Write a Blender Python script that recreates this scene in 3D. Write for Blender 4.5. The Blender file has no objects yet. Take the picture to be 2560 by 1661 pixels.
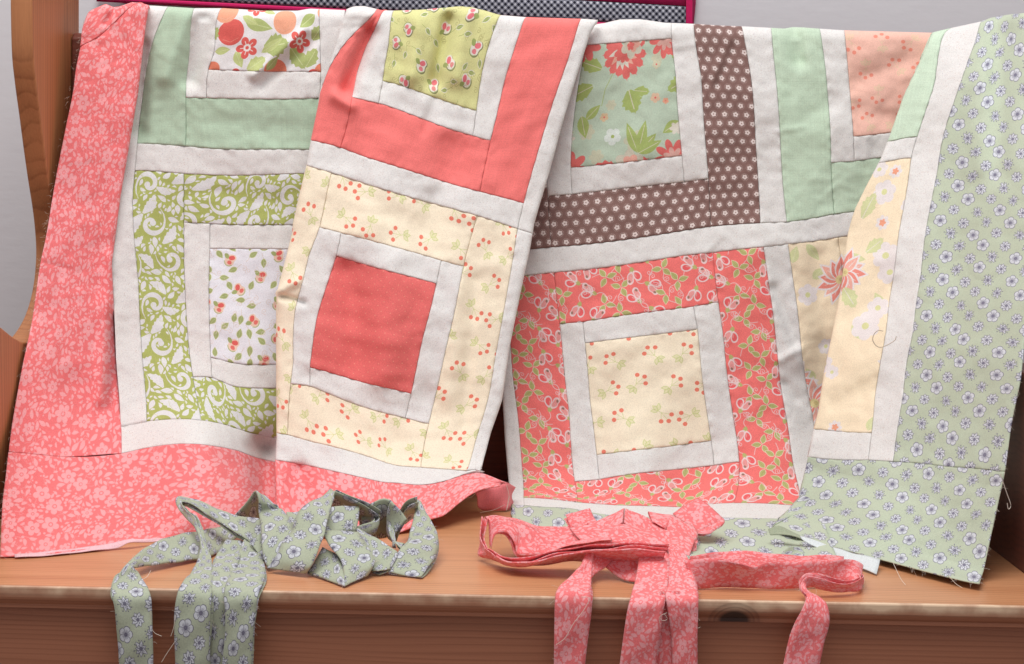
import bpy, bmesh, math, random
import numpy as np
from mathutils import Matrix, Vector

SC = bpy.context.scene
# ---------------------------------------------------------------- camera (metres; seat top at z = ZS)
ZS = 0.42                                   # seat height
PITCH, ROLL, F = math.radians(4.83), math.radians(1.15), 4350.0
CAM = Vector((0.0, -1.75, ZS + 0.30))
ROT = (Matrix.Rotation(math.radians(90) - PITCH, 3, 'X') @ Matrix.Rotation(ROLL, 3, 'Z'))
cd = bpy.data.cameras.new('camera'); co = bpy.data.objects.new('camera', cd); SC.collection.objects.link(co)
co.matrix_world = Matrix.Translation(CAM) @ ROT.to_4x4()
cd.sensor_width = 36.0; cd.lens = F / 2560 * 36; cd.clip_start = .02; cd.clip_end = 60
SC.camera = co
# ---------------------------------------------------------------- light: a tall window on the left, pale room round it
WORLD = .49
LAMPS = [('window_light', (-.22, -.80, ZS + 1.85), (.05, -.20, ZS + .05), 1.5, 1.2, 34, (1.0, .985, .965))]
WALLC = (212, 209, 211)
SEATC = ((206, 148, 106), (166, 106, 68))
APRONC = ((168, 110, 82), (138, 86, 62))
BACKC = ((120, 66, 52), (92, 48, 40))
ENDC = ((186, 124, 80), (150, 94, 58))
w = bpy.data.worlds.new('World'); SC.world = w; w.use_nodes = True
w.node_tree.nodes['Background'].inputs[0].default_value = (.93, .92, 1.0, 1)
w.node_tree.nodes['Background'].inputs[1].default_value = WORLD
def area(name, loc, at, sx, sy, watts, col):
    l = bpy.data.lights.new(name, 'AREA'); l.shape = 'RECTANGLE'; l.size = sx; l.size_y = sy; l.energy = watts; l.color = col
    o = bpy.data.objects.new(name, l); SC.collection.objects.link(o); o.location = loc
    o.rotation_euler = (Vector(at) - Vector(loc)).to_track_quat('-Z', 'Y').to_euler()
for a_ in LAMPS: area(*a_)
SC.view_settings.view_transform = 'Standard'; SC.view_settings.look = 'None'
SC.view_settings.exposure = 0; SC.view_settings.gamma = 1

# ---------------------------------------------------------------- pixel of the photograph -> point at a given distance Y
RN = np.array(ROT); CN = np.array(CAM)
def ray(px, py):
    d = np.stack([(np.asarray(px, float) - 1280) / F, -(np.asarray(py, float) - 830.5) / F, -np.ones_like(np.asarray(px, float))], -1)
    return d @ RN.T
def at_y(px, py, Y):
    d = ray(px, py); t = (np.asarray(Y) - CN[1]) / d[..., 1]
    return CN + d * t[..., None]
def seat_y(px, py, lift=0.0):               # Y where the ray meets the seat
    d = ray(px, py); dz = np.minimum(d[..., 2], -1e-4)
    return CN[1] + d[..., 1] * (ZS + lift - CN[2]) / dz
MPX = 1.68 / F                              # metres per fabric unit
YF = float(seat_y(1280, 1491))              # front arris of the seat

class TPS:
    def __init__(self, src, val, lam=0.0):
        src = np.asarray(src, float); val = np.asarray(val, float)
        if val.ndim == 1: val = val[:, None]
        self.sc = 500.0; self.p = src / self.sc; n = len(src)
        K = self.k(self.p, self.p) + lam * np.eye(n)
        Pm = np.concatenate([np.ones((n, 1)), self.p], 1)
        A = np.block([[K, Pm], [Pm.T, np.zeros((3, 3))]])
        self.w = np.linalg.solve(A, np.concatenate([val, np.zeros((3, val.shape[1]))], 0))
    @staticmethod
    def k(a, b):
        r2 = ((a[:, None, :] - b[None, :, :]) ** 2).sum(-1)
        return np.where(r2 > 0, .5 * r2 * np.log(np.maximum(r2, 1e-12)), 0)
    def __call__(self, q):
        q = np.asarray(q, float) / self.sc
        return np.concatenate([self.k(q, self.p), np.ones((len(q), 1)), q], 1) @ self.w

# ---------------------------------------------------------------- objects
def props(o, label=None, cat=None, group=None, kind=None):
    if label: o['label'] = label
    if cat: o['category'] = cat
    if group: o['group'] = group
    if kind: o['kind'] = kind
    return o
def empty(name, loc, label, cat, group=None):
    o = bpy.data.objects.new(name, None); SC.collection.objects.link(o); o.location = loc; o.empty_display_size = .05
    return props(o, label, cat, group)
def mesh_obj(name, verts, faces, mat, parent=None, uv=None, smooth=True, label=None):
    me = bpy.data.meshes.new(name)
    v = np.asarray(verts, float)
    if parent is not None: v = v - np.array(parent_loc(parent))
    me.from_pydata(v.tolist(), [], [list(map(int, f)) for f in faces])
    if uv is not None:
        l = me.uv_layers.new(name='UVMap'); idx = np.empty(len(me.loops), np.int32); me.loops.foreach_get('vertex_index', idx)
        l.data.foreach_set('uv', np.asarray(uv, np.float32)[idx].ravel())
    if smooth: me.polygons.foreach_set('use_smooth', np.ones(len(me.polygons), bool))
    me.update()
    o = bpy.data.objects.new(name, me); SC.collection.objects.link(o)
    me.materials.append(mat)
    if parent is not None: o.parent = parent
    if label: o['label'] = label
    return o
def parent_loc(p):
    q = Vector((0, 0, 0))
    while p is not None: q += p.location; p = p.parent
    return q
def thicken(o, t, off=-1.0):
    m = o.modifiers.new('thickness', 'SOLIDIFY'); m.thickness = t; m.offset = off; m.use_even_offset = False
    return o

# ---------------------------------------------------------------- printed cotton: every print is drawn here, in memory
PI = math.pi
RS = 1.5                      # texels per fabric unit
SS = 2                        # supersampling
def C3(r, g, b): return np.array((r, g, b), dtype=np.float32) / 255.0
class Print:
    def __init__(self, w, h, base, seed=1):
        self.w, self.h = w, h
        self.k = RS * SS
        self.W, self.H = int(round(w * self.k)), int(round(h * self.k))
        self.a = np.empty((self.H, self.W, 3), np.float32); self.a[:] = base
        self.m = np.zeros((self.H, self.W), bool)
        self.r = random.Random(seed)
    def _grid(self, x0, y0, x1, y1):
        x0, y0, x1, y1 = int(math.floor(x0)), int(math.floor(y0)), int(math.ceil(x1)) + 1, int(math.ceil(y1)) + 1
        xs = np.arange(x0, x1); ys = np.arange(y0, y1)
        return xs, ys
    def _put(self, xs, ys, ins, col, al):
        ix = np.ix_(ys % self.H, xs % self.W)
        sub = self.a[ix]
        sub[ins] = sub[ins] * (1 - al) + np.asarray(col, np.float32) * al
        self.a[ix] = sub
        mm = self.m[ix]; mm |= ins; self.m[ix] = mm
    def inside(self, P):
        P = np.asarray(P, np.float64) * self.k
        xs, ys = self._grid(P[:, 0].min(), P[:, 1].min(), P[:, 0].max(), P[:, 1].max())
        X = xs[None, :] + .5; Y = ys[:, None] + .5
        ins = np.zeros((len(ys), len(xs)), bool)
        n = len(P)
        for i in range(n):
            xa, ya = P[i]; xb, yb = P[(i + 1) % n]
            if ya == yb: continue
            c = ((ya > Y) != (yb > Y))
            ins ^= c & (X < (xb - xa) * (Y - ya) / (yb - ya) + xa)
        return xs, ys, ins
    def poly(self, P, col, al=1.0):
        xs, ys, ins = self.inside(P); self._put(xs, ys, ins, col, al)
    def free(self, P, pad=1.12):
        P = np.asarray(P, float); c = P.mean(0)
        xs, ys, ins = self.inside(c + (P - c) * pad)
        return not (self.m[np.ix_(ys % self.H, xs % self.W)] & ins).any()
    def disc(self, x, y, r, col, al=1.0, ry=None, rot=0):
        t = np.linspace(0, 2 * PI, 22, endpoint=False)
        ry = ry or r
        a, b = r * np.cos(t), ry * np.sin(t)
        self.poly(np.stack([x + a * math.cos(rot) - b * math.sin(rot), y + a * math.sin(rot) + b * math.cos(rot)], 1), col, al)
    def stroke(self, P, w, col, al=1.0, w1=None):
        P = np.asarray(P, np.float64) * self.k
        w0 = w * self.k / 2; w1 = w0 if w1 is None else w1 * self.k / 2
        mw = max(w0, w1) + 1
        xs, ys = self._grid(P[:, 0].min() - mw, P[:, 1].min() - mw, P[:, 0].max() + mw, P[:, 1].max() + mw)
        X = xs[None, :] + .5; Y = ys[:, None] + .5
        ins = np.zeros((len(ys), len(xs)), bool)
        n = len(P) - 1
        for i in range(n):
            a, b = P[i], P[i + 1]
            d = b - a; L = max(1e-9, float(d @ d))
            t = np.clip(((X - a[0]) * d[0] + (Y - a[1]) * d[1]) / L, 0, 1)
            q = np.hypot(X - a[0] - t * d[0], Y - a[1] - t * d[1])
            ww = w0 + (w1 - w0) * (i + t) / n
            ins |= q < ww
        self._put(xs, ys, ins, col, al)
    def out(self):
        a = self.a
        H2, W2 = self.H // SS, self.W // SS
        return a[:H2 * SS, :W2 * SS].reshape(H2, SS, W2, SS, 3).mean((1, 3))
def place(P, x, y, s=1.0, rot=0.0):
    P = np.asarray(P, float); c, n = math.cos(rot), math.sin(rot)
    return np.stack([x + s * (P[:, 0] * c - P[:, 1] * n), y + s * (P[:, 0] * n + P[:, 1] * c)], 1)
def soft(P, it=2):            # corner cutting
    P = np.asarray(P, float)
    for _ in range(it):
        Q = np.roll(P, -1, 0)
        P = np.stack([P * .75 + Q * .25, P * .25 + Q * .75], 1).reshape(-1, 2)
    return P
def lens(L, w, bend=0.0, n=9):            # leaf along +x from 0 to L
    t = np.linspace(0, 1, n)
    up = np.stack([t * L, w * np.sin(PI * t ** .8) + bend * np.sin(PI * t)], 1)
    dn = np.stack([t * L, -w * np.sin(PI * t ** .8) + bend * np.sin(PI * t)], 1)[::-1]
    return np.concatenate([up, dn[1:-1]])
def serrate(L, w, teeth=5):
    up = []
    for i in range(teeth + 1):
        t = i / teeth
        up.append((t * L, w * math.sin(PI * min(1, t * .9 + .08))))
        if i < teeth: up.append(((t + .75 / teeth) * L, w * 1.28 * math.sin(PI * min(1, (t + .5 / teeth) * .9 + .08))))
    up.append((L * 1.08, 0))
    dn = [(x, -y) for x, y in up[:-1]][::-1]
    return np.array([(0, 0)] + up + dn)
def petals(n, r, depth=.35, pw=1.0, N=None, r0=0):
    N = N or n * 10
    t = np.linspace(0, 2 * PI, N, endpoint=False)
    q = r * (1 - depth + depth * np.abs(np.cos(n * t / 2)) ** pw)
    return np.stack([q * np.cos(t), q * np.sin(t)], 1)
def spiral(R, turns, n=26, g=1.6):
    t = np.linspace(0, 1, n)
    a = t * turns * 2 * PI; q = R * (1 - t) ** (1 / g) * .92 + R * .08
    return np.stack([q * np.cos(a), q * np.sin(a)], 1)

def pr_calico(base=C3(246, 126, 127), lite=C3(251, 178, 180)):
    p = Print(330, 330, base, 3); r = p.r
    n = 0
    for k in range(900):
        x, y = r.uniform(0, 330), r.uniform(0, 330); a = r.uniform(0, 6.3)
        R = r.choice((15, 17, 12))
        F = place(petals(r.choice((5, 5, 6)), R, .45, .7), x, y, 1, a)
        if p.free(F, .86):
            p.poly(F, lite); p.disc(x, y, R * .27, base); p.disc(x, y, R * .16, lite); n += 1
        if n > 38: break
    for k in range(2600):
        x, y = r.uniform(0, 330), r.uniform(0, 330); a = r.uniform(0, 6.3); L = r.uniform(9, 20)
        F = place(lens(L, L * .22, r.uniform(-2, 2)), x, y, 1, a)
        if p.free(F, 1.05): p.poly(F, lite)
    for k in range(900):
        x, y = r.uniform(0, 330), r.uniform(0, 330)
        t = np.linspace(0, 2 * PI, 9); q = r.uniform(1.6, 3.2)
        F = np.stack([x + q * np.cos(t), y + q * np.sin(t)], 1)
        if p.free(F, 1.1): p.poly(F, lite)
    for k in range(420):
        x, y = r.uniform(0, 330), r.uniform(0, 330); a = r.uniform(0, 6.3); L = r.uniform(8, 18); b = r.uniform(-4, 4)
        p.stroke(place([(0, 0), (L * .5, b), (L, 0)], x, y, 1, a), .8, lite, .8)
    return p
def sage_flower(p, kind, x, y, s, a, lite, ink):
    if kind == 0:
        F = place(petals(5, 15.5, .26, .6), x, y, s, a)
        p.poly(place(petals(5, 16.8, .26, .6), x, y, s, a), ink); p.poly(F, lite)
        for i in range(5):
            t = a + (i + .5) * 2 * PI / 5
            p.stroke([(x + 2 * s * math.cos(t), y + 2 * s * math.sin(t)), (x + 11 * s * math.cos(t), y + 11 * s * math.sin(t))], 1.4 * s, ink, .75)
            for dq in (-.25, 0, .25):
                q = t + .63 + dq
                p.stroke([(x + 3 * s * math.cos(q), y + 3 * s * math.sin(q)), (x + 9 * s * math.cos(q), y + 9 * s * math.sin(q))], 1.0 * s, ink, .55)
    else:
        n = 8 if kind == 1 else 7
        for i in range(n):
            q = a + i * 2 * PI / n + (.2 * math.sin(7 * i) if kind == 2 else 0)
            L = 15 if kind == 1 else 11 + 5 * ((i * 3) % 4) / 3
            w = 4.0 if kind == 1 else 2.9
            p.poly(place(lens(L + 1.2, w + 1.0), x, y, s, q), ink); p.poly(place(lens(L, w), x, y, s, q), lite)
            q2 = q + PI / n
            p.stroke([(x + 6 * s * math.cos(q2), y + 6 * s * math.sin(q2)), (x + 14.5 * s * math.cos(q2), y + 14.5 * s * math.sin(q2))], .8 * s, ink, .8)
            if kind == 2: p.disc(x + 15 * s * math.cos(q2), y + 15 * s * math.sin(q2), 1.3 * s, ink, .9)
            p.stroke([(x + 3 * s * math.cos(q), y + 3 * s * math.sin(q)), (x + 8 * s * math.cos(q), y + 8 * s * math.sin(q))], 1.2 * s, ink, .7)
    p.disc(x, y, 3.8 * s, ink, .8)
def pr_sage(base=C3(197, 207, 183), lite=C3(222, 225, 233), ink=C3(104, 100, 126), S=.98, seed=5):
    nx, ny = 6, 8; dx, dy = 57, 30
    p = Print(nx * dx, ny * dy, base, seed); r = p.r
    for j in range(ny):
        for i in range(nx):
            x = (i + .5 * (j % 2) + .03 * r.uniform(-1, 1)) * dx; y = (j + .06 * r.uniform(-1, 1)) * dy + ((i % 3) - 1) * 3
            sage_flower(p, (i + 2 * j) % 3, x, y, S * r.uniform(.92, 1.04), r.uniform(0, 6.3), lite, ink)
    return p
def pr_white():
    base = C3(233, 230, 226)
    p = Print(240, 240, base, 9); r = p.r
    for k in range(1700):
        x, y = r.uniform(0, 240), r.uniform(0, 240)
        p.disc(x, y, r.uniform(.5, 1.1), r.choice((C3(205, 180, 165), C3(212, 190, 185), C3(196, 188, 196))), r.uniform(.25, .7))
    return p
def pr_plain(base, seed):
    p = Print(200, 200, base, seed)
    yy, xx = np.mgrid[0:p.H, 0:p.W]
    rg = np.random.RandomState(seed)
    th = rg.normal(0, 1, p.W)[None, :] + rg.normal(0, 1, p.H)[:, None]
    p.a *= (1 + .018 * th)[..., None]
    return p
def pr_damask():
    base, lite = C3(178, 185, 104), C3(232, 230, 236)
    p = Print(300, 300, base, 4); r = p.r
    def scroll(x, y, R, a, mir, turns=.82):
        P = spiral(R, turns); P = P * (1, mir)
        P = place(P, x, y, 1, a)
        tail = place(np.array([(R, 0), (R * .98, -mir * R * .5), (R * .8, -mir * R * 1.0), (R * .45, -mir * R * 1.45)]), x, y, 1, a)[::-1]
        Q = np.concatenate([tail[:-1], P])
        m = len(Q) // 3
        p.stroke(Q[:m + 1], 1.5, lite, 1, R * .46); p.stroke(Q[m:], R * .46, lite, 1, R * .30)
        p.disc(Q[-1][0], Q[-1][1], R * .27, lite)
    spots = [(60, 62, 30, .4, 1), (170, 40, 26, 2.2, -1), (255, 95, 32, 1.2, 1), (120, 150, 28, 3.4, 1), (215, 190, 28, 5.2, -1),
             (45, 205, 30, 2.6, -1), (130, 250, 28, .2, 1), (262, 262, 26, 4.2, 1)]
    for s in spots: scroll(*s)
    for k in range(160):
        x, y, a = r.uniform(0, 300), r.uniform(0, 300), r.uniform(0, 6.3); L = r.uniform(44, 58)
        P = serrate(L, L * .2, 5); P[:, 1] += 6 * np.sin(PI * P[:, 0] / L)
        F = place(P, x, y, 1, a)
        if p.free(F, 1.02): p.poly(F, lite)
    for lo, hi, n in ((24, 34, 500), (14, 20, 900), (8, 12, 900)):
        for k in range(n):
            x, y, a = r.uniform(0, 300), r.uniform(0, 300), r.uniform(0, 6.3); L = r.uniform(lo, hi)
            F = place(lens(L, L * .24, r.uniform(-2, 3)), x, y, 1, a)
            if p.free(F, 1.16): p.poly(F, lite)
    for k in range(16):
        x, y, a = r.uniform(0, 300), r.uniform(0, 300), r.uniform(0, 6.3)
        p.stroke(place([(0, 0), (10, 3), (22, 1), (34, -6)], x, y, 1, a), 1.0, C3(205, 210, 140), .8)
    return p
def leaf(p, x, y, L, w, a, col, vein, teeth=0, edge=None):
    if edge is not None: p.poly(place(lens(L + 3, w + 1.6), x - 1.5 * math.cos(a), y - 1.5 * math.sin(a), 1, a), edge)
    p.poly(place(serrate(L, w, teeth) if teeth else lens(L, w), x, y, 1, a), col)
    p.stroke([(x, y), (x + .85 * L * math.cos(a), y + .85 * L * math.sin(a))], max(.8, w * .12), vein, .8)
def red_flower(p, x, y, R, a, red, lite):
    for i in range(5):
        q = a + i * 2 * PI / 5
        p.disc(x + .62 * R * math.cos(q), y + .62 * R * math.sin(q), R * .40, red, 1, R * .34, q)
    p.disc(x, y, R * .34, lite)
    for i in range(5):
        q = a + i * 2 * PI / 5
        p.stroke([(x, y), (x + .62 * R * math.cos(q), y + .62 * R * math.sin(q))], R * .07, lite)
    p.disc(x, y, R * .16, red)
def pr_apples():                              # s 525..800, t -30..178 -> 275 x 210, origin (525,-30)
    p = Print(275, 210, C3(236, 235, 240), 2)
    red, org, peach, g1, g2 = C3(226, 92, 88), C3(235, 130, 105), C3(244, 170, 140), C3(174, 190, 120), C3(196, 208, 140)
    gv = C3(212, 222, 170)
    def ap(x, y, R, c): p.disc(x, y, R, c); p.stroke([(x - .6 * R, y + .5 * R), (x, y + .72 * R), (x + .6 * R, y + .4 * R)], 1, C3(245, 190, 170), .7)
    ap(38, 112, 32, red); ap(20, 62, 26, peach); ap(178, 86, 32, peach); ap(160, 205, 28, org); ap(5, 208, 22, org); ap(255, 215, 14, red); ap(65, 212, 10, red)
    leaf(p, 70, 88, 78, 15, .22, g1, gv); leaf(p, 60, 74, 50, 9, .45, g2, gv); leaf(p, 128, 150, 62, 24, -2.8 + 2.6, g1, gv, 5); leaf(p, 122, 162, 66, 11, -.6, g2, gv)
    leaf(p, 262, 70, 52, 15, 2.5, g1, gv); leaf(p, 110, 48, 44, 10, .5, g2, gv); leaf(p, 198, 150, 60, 17, .95, g1, gv, 5); leaf(p, 236, 196, 52, 15, -1.0, g1, gv, 4)
    leaf(p, 56, 160, 46, 12, 1.05, g2, gv); leaf(p, 92, 205, 50, 15, -.65, g2, gv, 4); leaf(p, 2, 160, 40, 11, -.15, g2, gv); leaf(p, 255, 130, 40, 14, -.9, g1, gv, 4)
    leaf(p, 138, 205, 44, 10, -.9, g1, gv)
    red_flower(p, 94, 48, 26, .3, red, C3(246, 240, 238)); red_flower(p, 84, 150, 28, .5, red, C3(246, 240, 238)); red_flower(p, 220, 134, 28, .2, red, C3(246, 240, 238))
    return p
def bud(p, x, y, s, a, heart, rim, green, ink=None):
    f = lambda P: place(soft(P), x, y, s, a)
    blob = np.array([(-5, 0), (0, -11), (8, -17), (18, -14), (18, -5), (24, 2), (20, 12), (9, 16), (0, 11)], float); c = blob.mean(0)
    if ink is not None: p.poly(place(soft((blob - c) * 1.10 + c), x + 1, y + 1.5, s, a), ink)
    p.poly(f(blob), rim)
    p.poly(f(np.array([(0, 0), (3, -10), (9, -14), (15, -11), (14, -4), (8, 2)], float)), heart)
    p.poly(f(np.array([(7, 5), (11, 0), (17, 1), (20, 6), (14, 11), (8, 10)], float)), heart, .86)
    p.poly(f(np.array([(-14, 1), (-6, -6), (2, -2), (4, 3), (-4, 7)], float)), green)
    p.stroke(smooth_line(place([(2, 13), (10, 17), (19, 13), (22, 6)], x, y, s, a)), 2.2 * s, green, .85)
def smooth_line(P, n=18):
    P = np.asarray(P, float); t = np.linspace(0, 1, len(P)); q = np.linspace(0, 1, n)
    for _ in range(2):
        R = [P[0]]
        for a, b in zip(P[:-1], P[1:]): R += [a * .75 + b * .25, a * .25 + b * .75]
        P = np.array(R + [P[-1]])
    return P
def tendril(p, x, y, s, a, col, w):
    p.stroke(place(smooth_line([(0, 0), (5, -4), (10, -2), (10, 4), (5, 5), (4, 1), (7, 0)]), x, y, s, a), w, col)
def pr_limebuds():                            # s 185..445, t -25..200
    p = Print(260, 225, C3(220, 218, 154), 6); r = p.r
    pink, rim, g, ink = C3(233, 112, 128), C3(236, 230, 222), C3(152, 166, 98), C3(120, 120, 90)
    for x, y, a in ((30, 40, .5), (105, 30, 2.2), (205, 55, 3.6), (60, 92, 2.9), (140, 88, -.8), (225, 105, .9), (30, 128, 3.3), (90, 160, .7), (165, 150, -.5),
                    (128, 196, .4), (215, 178, -.6), (60, 205, 2.4), (245, 20, 1.0), (168, 15, .2)):
        bud(p, x, y, r.uniform(.85, 1.05), a, pink, rim, g, ink)
    for k in range(34):
        x, y, a = r.uniform(0, 260), r.uniform(0, 225), r.uniform(0, 6.3)
        F = place(lens(17, 4), x, y, 1, a)
        if p.free(F, 1.2): leaf(p, x, y, 17, 4, a, g, C3(200, 205, 150), 0, rim); p.stroke(place([(-14, 4), (-6, 2), (0, 0)], x, y, 1, a), .8, g)
    for k in range(60): tendril(p, r.uniform(0, 260), r.uniform(0, 225), r.uniform(.8, 1.4), r.uniform(0, 6.3), C3(170, 165, 110), .8)
    return p
def pr_whitebuds():
    p = Print(185, 280, C3(236, 235, 240), 8); r = p.r
    heart, rim, g = C3(228, 92, 84), C3(240, 205, 180), C3(160, 172, 104)
    for x, y, a in ((40, 20, .9), (118, 62, .8), (62, 105, -.5), (15, 140, .8), (98, 180, -.4), (50, 228, .9), (125, 262, .7), (165, 128, 1.1), (160, 12, .4), (170, 210, 2)):
        bud(p, x, y, 1.0, a, heart, rim, g)
    for k in range(130):
        x, y, a = r.uniform(0, 185), r.uniform(0, 280), r.uniform(0, 6.3)
        F = place(lens(24, 7), x, y, 1, a)
        if p.free(F, 1.2): leaf(p, x, y, 23, 6.4, a, g, C3(205, 210, 160), 0, C3(228, 226, 196)); p.stroke(place([(-14, 5), (-6, 3), (0, 0)], x, y, 1, a), .9, C3(214, 190, 170))
    for k in range(36): tendril(p, r.uniform(0, 185), r.uniform(0, 280), 1.3, r.uniform(0, 6.3), C3(222, 200, 186), .9)
    return p
def vine_bud(p, x, y, s, a, rim, heart, mid, green, dark):
    f = lambda P: place(soft(P), x, y, s, a)
    p.poly(f(np.array([(-15, 0), (-8, -5), (0, -4), (3, 0), (0, 4), (-7, 6)], float)), green)
    top = np.array([(-3, -1), (-1, -9), (6, -15), (15, -15), (20, -9), (17, -3), (9, 0)], float)
    low = np.array([(-3, 2), (4, 1), (12, 2), (20, 4), (23, 11), (17, 16), (11, 13), (5, 13), (0, 9)], float)
    for P, inner in ((low, mid), (top, heart)):
        c = P.mean(0); p.poly(f((P - c) * 1.16 + c), rim); p.poly(f((P - c) * .80 + c), inner)
    p.poly(f(np.array([(0, 2), (7, 1), (13, 4), (14, 9), (8, 8), (3, 7)], float)), mid)
    p.poly(f(np.array([(12, 10), (18, 8), (20, 12), (15, 14)], float)), dark, .85)
    p.stroke(f(np.array([(0, -2), (6, -5), (12, -5), (6, -3)], float)), 1.1 * s, mid)
def pr_vine():
    base = C3(247, 126, 121)
    W, H_ = 300, 272
    p = Print(W, H_, base, 11); r = p.r
    rim, heart, mid, g = C3(240, 224, 222), C3(240, 104, 106), C3(238, 166, 162), C3(182, 194, 122)
    edge = C3(236, 234, 204); dark = C3(132, 118, 98)
    cells = [(i, j) for j in range(8) for i in range(4)]
    for i, j in cells:
        x, y = (i + .5 * (j % 2) + r.uniform(-.06, .06)) * 75, (j + r.uniform(-.08, .08)) * 34
        if (i + j) % 2 == 0:
            a = r.choice((.6, 1.2, 2.0, 3.6, 4.4, 5.4)) + r.uniform(-.3, .3)
            q = smooth_line(place([(-14, 0), (-24, 9), (-38, 6), (-46, -6), (-60, -10)], x, y, 1, a))
            p.stroke(q, 1.7, rim, .95)
            for k_, d in ((len(q) // 2, 1.2), (len(q) // 2 + 4, -1.3)): tendril(p, q[k_][0], q[k_][1], 1.25, a + PI + d, rim, 1.3)
            vine_bud(p, x, y, 1.22, a, rim, heart, mid, g, dark)
        else:
            a = r.uniform(0, 6.3)
            p.stroke(smooth_line(place([(-44, 14), (-28, -4), (-12, 3), (0, 0), (18, 4), (34, -12)], x, y, 1, a)), 1.6, rim, .95)
            for d in (.5, 2.4, -1.5)[:r.choice((2, 3, 3))]:
                leaf(p, x + 3 * math.cos(a + d), y + 3 * math.sin(a + d), 25, 6.4, a + d, g, C3(150, 160, 96), 0, edge)
            tendril(p, *place([(-26, 0)], x, y, 1, a)[0], 1.3, a + 1.8, rim, 1.3)
    return p
def pr_berries(base, seed, dense=1.0, lf=C3(198, 208, 128)):
    p = Print(300, 300, base, seed); r = p.r
    red = C3(240, 124, 102)
    n = 4
    for j in range(n):
        for i in range(n):
            x, y, a = (i + .5 * (j % 2) + r.uniform(-.12, .12)) * 75, (j + r.uniform(-.12, .12)) * 75, r.uniform(0, 6.3)
            hub = place([(0, 0)], x, y, 1, a)[0]
            for bx, by in ((20, -12), (26, 4), (14, 16)):
                b = place([(bx, by)], x, y, 1, a)[0]
                p.stroke([hub, b], .9, lf, .9)
                p.disc(b[0], b[1], 5.2, red)
            p.stroke(place([(0, 0), (-10, 2), (-20, -3)], x, y, 1, a), 1.1, lf, .9)
            for q in (2.3, 3.1, 4.0):
                c = place([(-8, 0)], x, y, 1, a)[0]
                F = place(lens(19, 5.2), c[0], c[1], 1, a + q)
                p.poly(F, lf, .75); p.poly(place(lens(15, 3.2), c[0] + 1.5 * math.cos(a + q), c[1] + 1.5 * math.sin(a + q), 1, a + q), base, .6)
    return p
def pr_dots():
    base = C3(236, 116, 112); p = Print(184, 184, base, 3)
    for j in range(16):
        for i in range(8): p.disc((i + .5 * (j % 2)) * 23, j * 11.5, 1.35, C3(244, 160, 140))
    return p
def pr_brown():
    base, lite = C3(136, 104, 97), C3(240, 226, 220); p = Print(27 * 5, 23 * 6, base, 3); r = p.r
    for j in range(6):
        for i in range(5):
            x, y = (i + .5 * (j % 2)) * 27 + 6, j * 23 + 6; a = r.uniform(0, 6)
            for k in range(5):
                q = a + k * 2 * PI / 5; p.disc(x + 3.9 * math.cos(q), y + 3.9 * math.sin(q), 2.9, lite)
            p.disc(x, y, 1.5, base)
            for k in range(16):
                q = k * 2 * PI / 16; p.disc(x + 9 * math.cos(q), y + 9 * math.sin(q), .75, lite, .8)
    return p
def big_bloom(p, x, y, R, a, c1, c2, c3, n=9):
    for q_, col, rr in ((0, c1, 1.0), (.3, c3, .78), (.1, c1, .66), (.5, c2, .48), (.2, c1, .30), (0, c3, .18)):
        p.poly(place(petals(n, R * rr, .34, .8), x, y, 1, a + q_), col)
def pr_teal():                                # s 185..445, t 0..290
    p = Print(260, 290, C3(191, 207, 185), 2)
    red, pk, wh, g = C3(232, 98, 94), C3(240, 168, 150), C3(226, 214, 200), C3(164, 180, 96)
    faint = C3(206, 206, 172)
    for x, y, R in ((35, 210, 20), (150, 240, 26), (215, 45, 18), (60, 270, 18), (90, 150, 14)): p.poly(place(petals(6, R, .3), x, y), C3(214, 200, 168), .6)
    leaf(p, 36, 100, 62, 18, 2.7, g, wh, 5); leaf(p, 52, 60, 60, 15, 3.5, g, wh, 4); leaf(p, 135, 118, 58, 22, 1.25, g, wh, 5); leaf(p, 150, 120, 40, 11, .15, g, wh, 3)
    p.stroke([(92, 60), (70, 110), (66, 150)], 1.6, g)
    for q in (-.35, .15, .55, .95, 1.35, 1.75, 2.15, 2.6, 3.05, 3.5):
        p.poly(place(serrate(70 if q < 1.5 else 60, 17, 4), 112, 22, 1, q), red)
    for q in (0, .4, .8, 1.15, 1.55, 1.95, 2.4, 2.9): p.poly(place(lens(46, 8, 3), 112, 22, 1, q), wh if int(q * 10) % 2 else pk)
    for q in (.2, .7, 1.2, 1.7, 2.2, 2.7): p.poly(place(serrate(34, 9, 3), 114, 16, 1, q), red)
    p.poly(place(petals(6, 36, .3), 136, 6, 1, .6), C3(214, 204, 184)); p.poly(place(petals(5, 22, .3), 140, 4, 1, .2), pk); p.poly(place(petals(5, 12, .4), 132, 10, 1, .9), red)
    p.poly(place(petals(7, 40, .5), 262, 2, 1, .2), red)
    for x, y, R, c in ((98, 226, 21, C3(226, 232, 226)), (206, 142, 13, C3(232, 190, 160)), (232, 152, 8, C3(240, 160, 130)), (75, 178, 11, C3(226, 190, 150)), (212, 60, 12, C3(214, 206, 176))):
        p.poly(place(petals(5, R, .3, .6), x, y, 1, .4), c); red_c = g if R > 15 else red; p.disc(x, y, R * .2, red_c)
    for a in (-1.9, -1.3, -.75, -.4): leaf(p, 158, 272, 80 if a < -1 else 62, 13, a, g, wh)
    p.poly(place(petals(9, 46, .5, .9), 238, 292, 1, .3), red); p.poly(place(petals(7, 26, .5), 240, 292), wh, .6)
    leaf(p, 262, 205, 50, 14, 2.6, g, wh); leaf(p, 30, 180, 46, 12, -.8, g, wh); leaf(p, 18, 170, 56, 14, 1.3, g, wh)
    p.poly(place(petals(6, 16, .4), 252, 222), wh)
    return p
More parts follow.
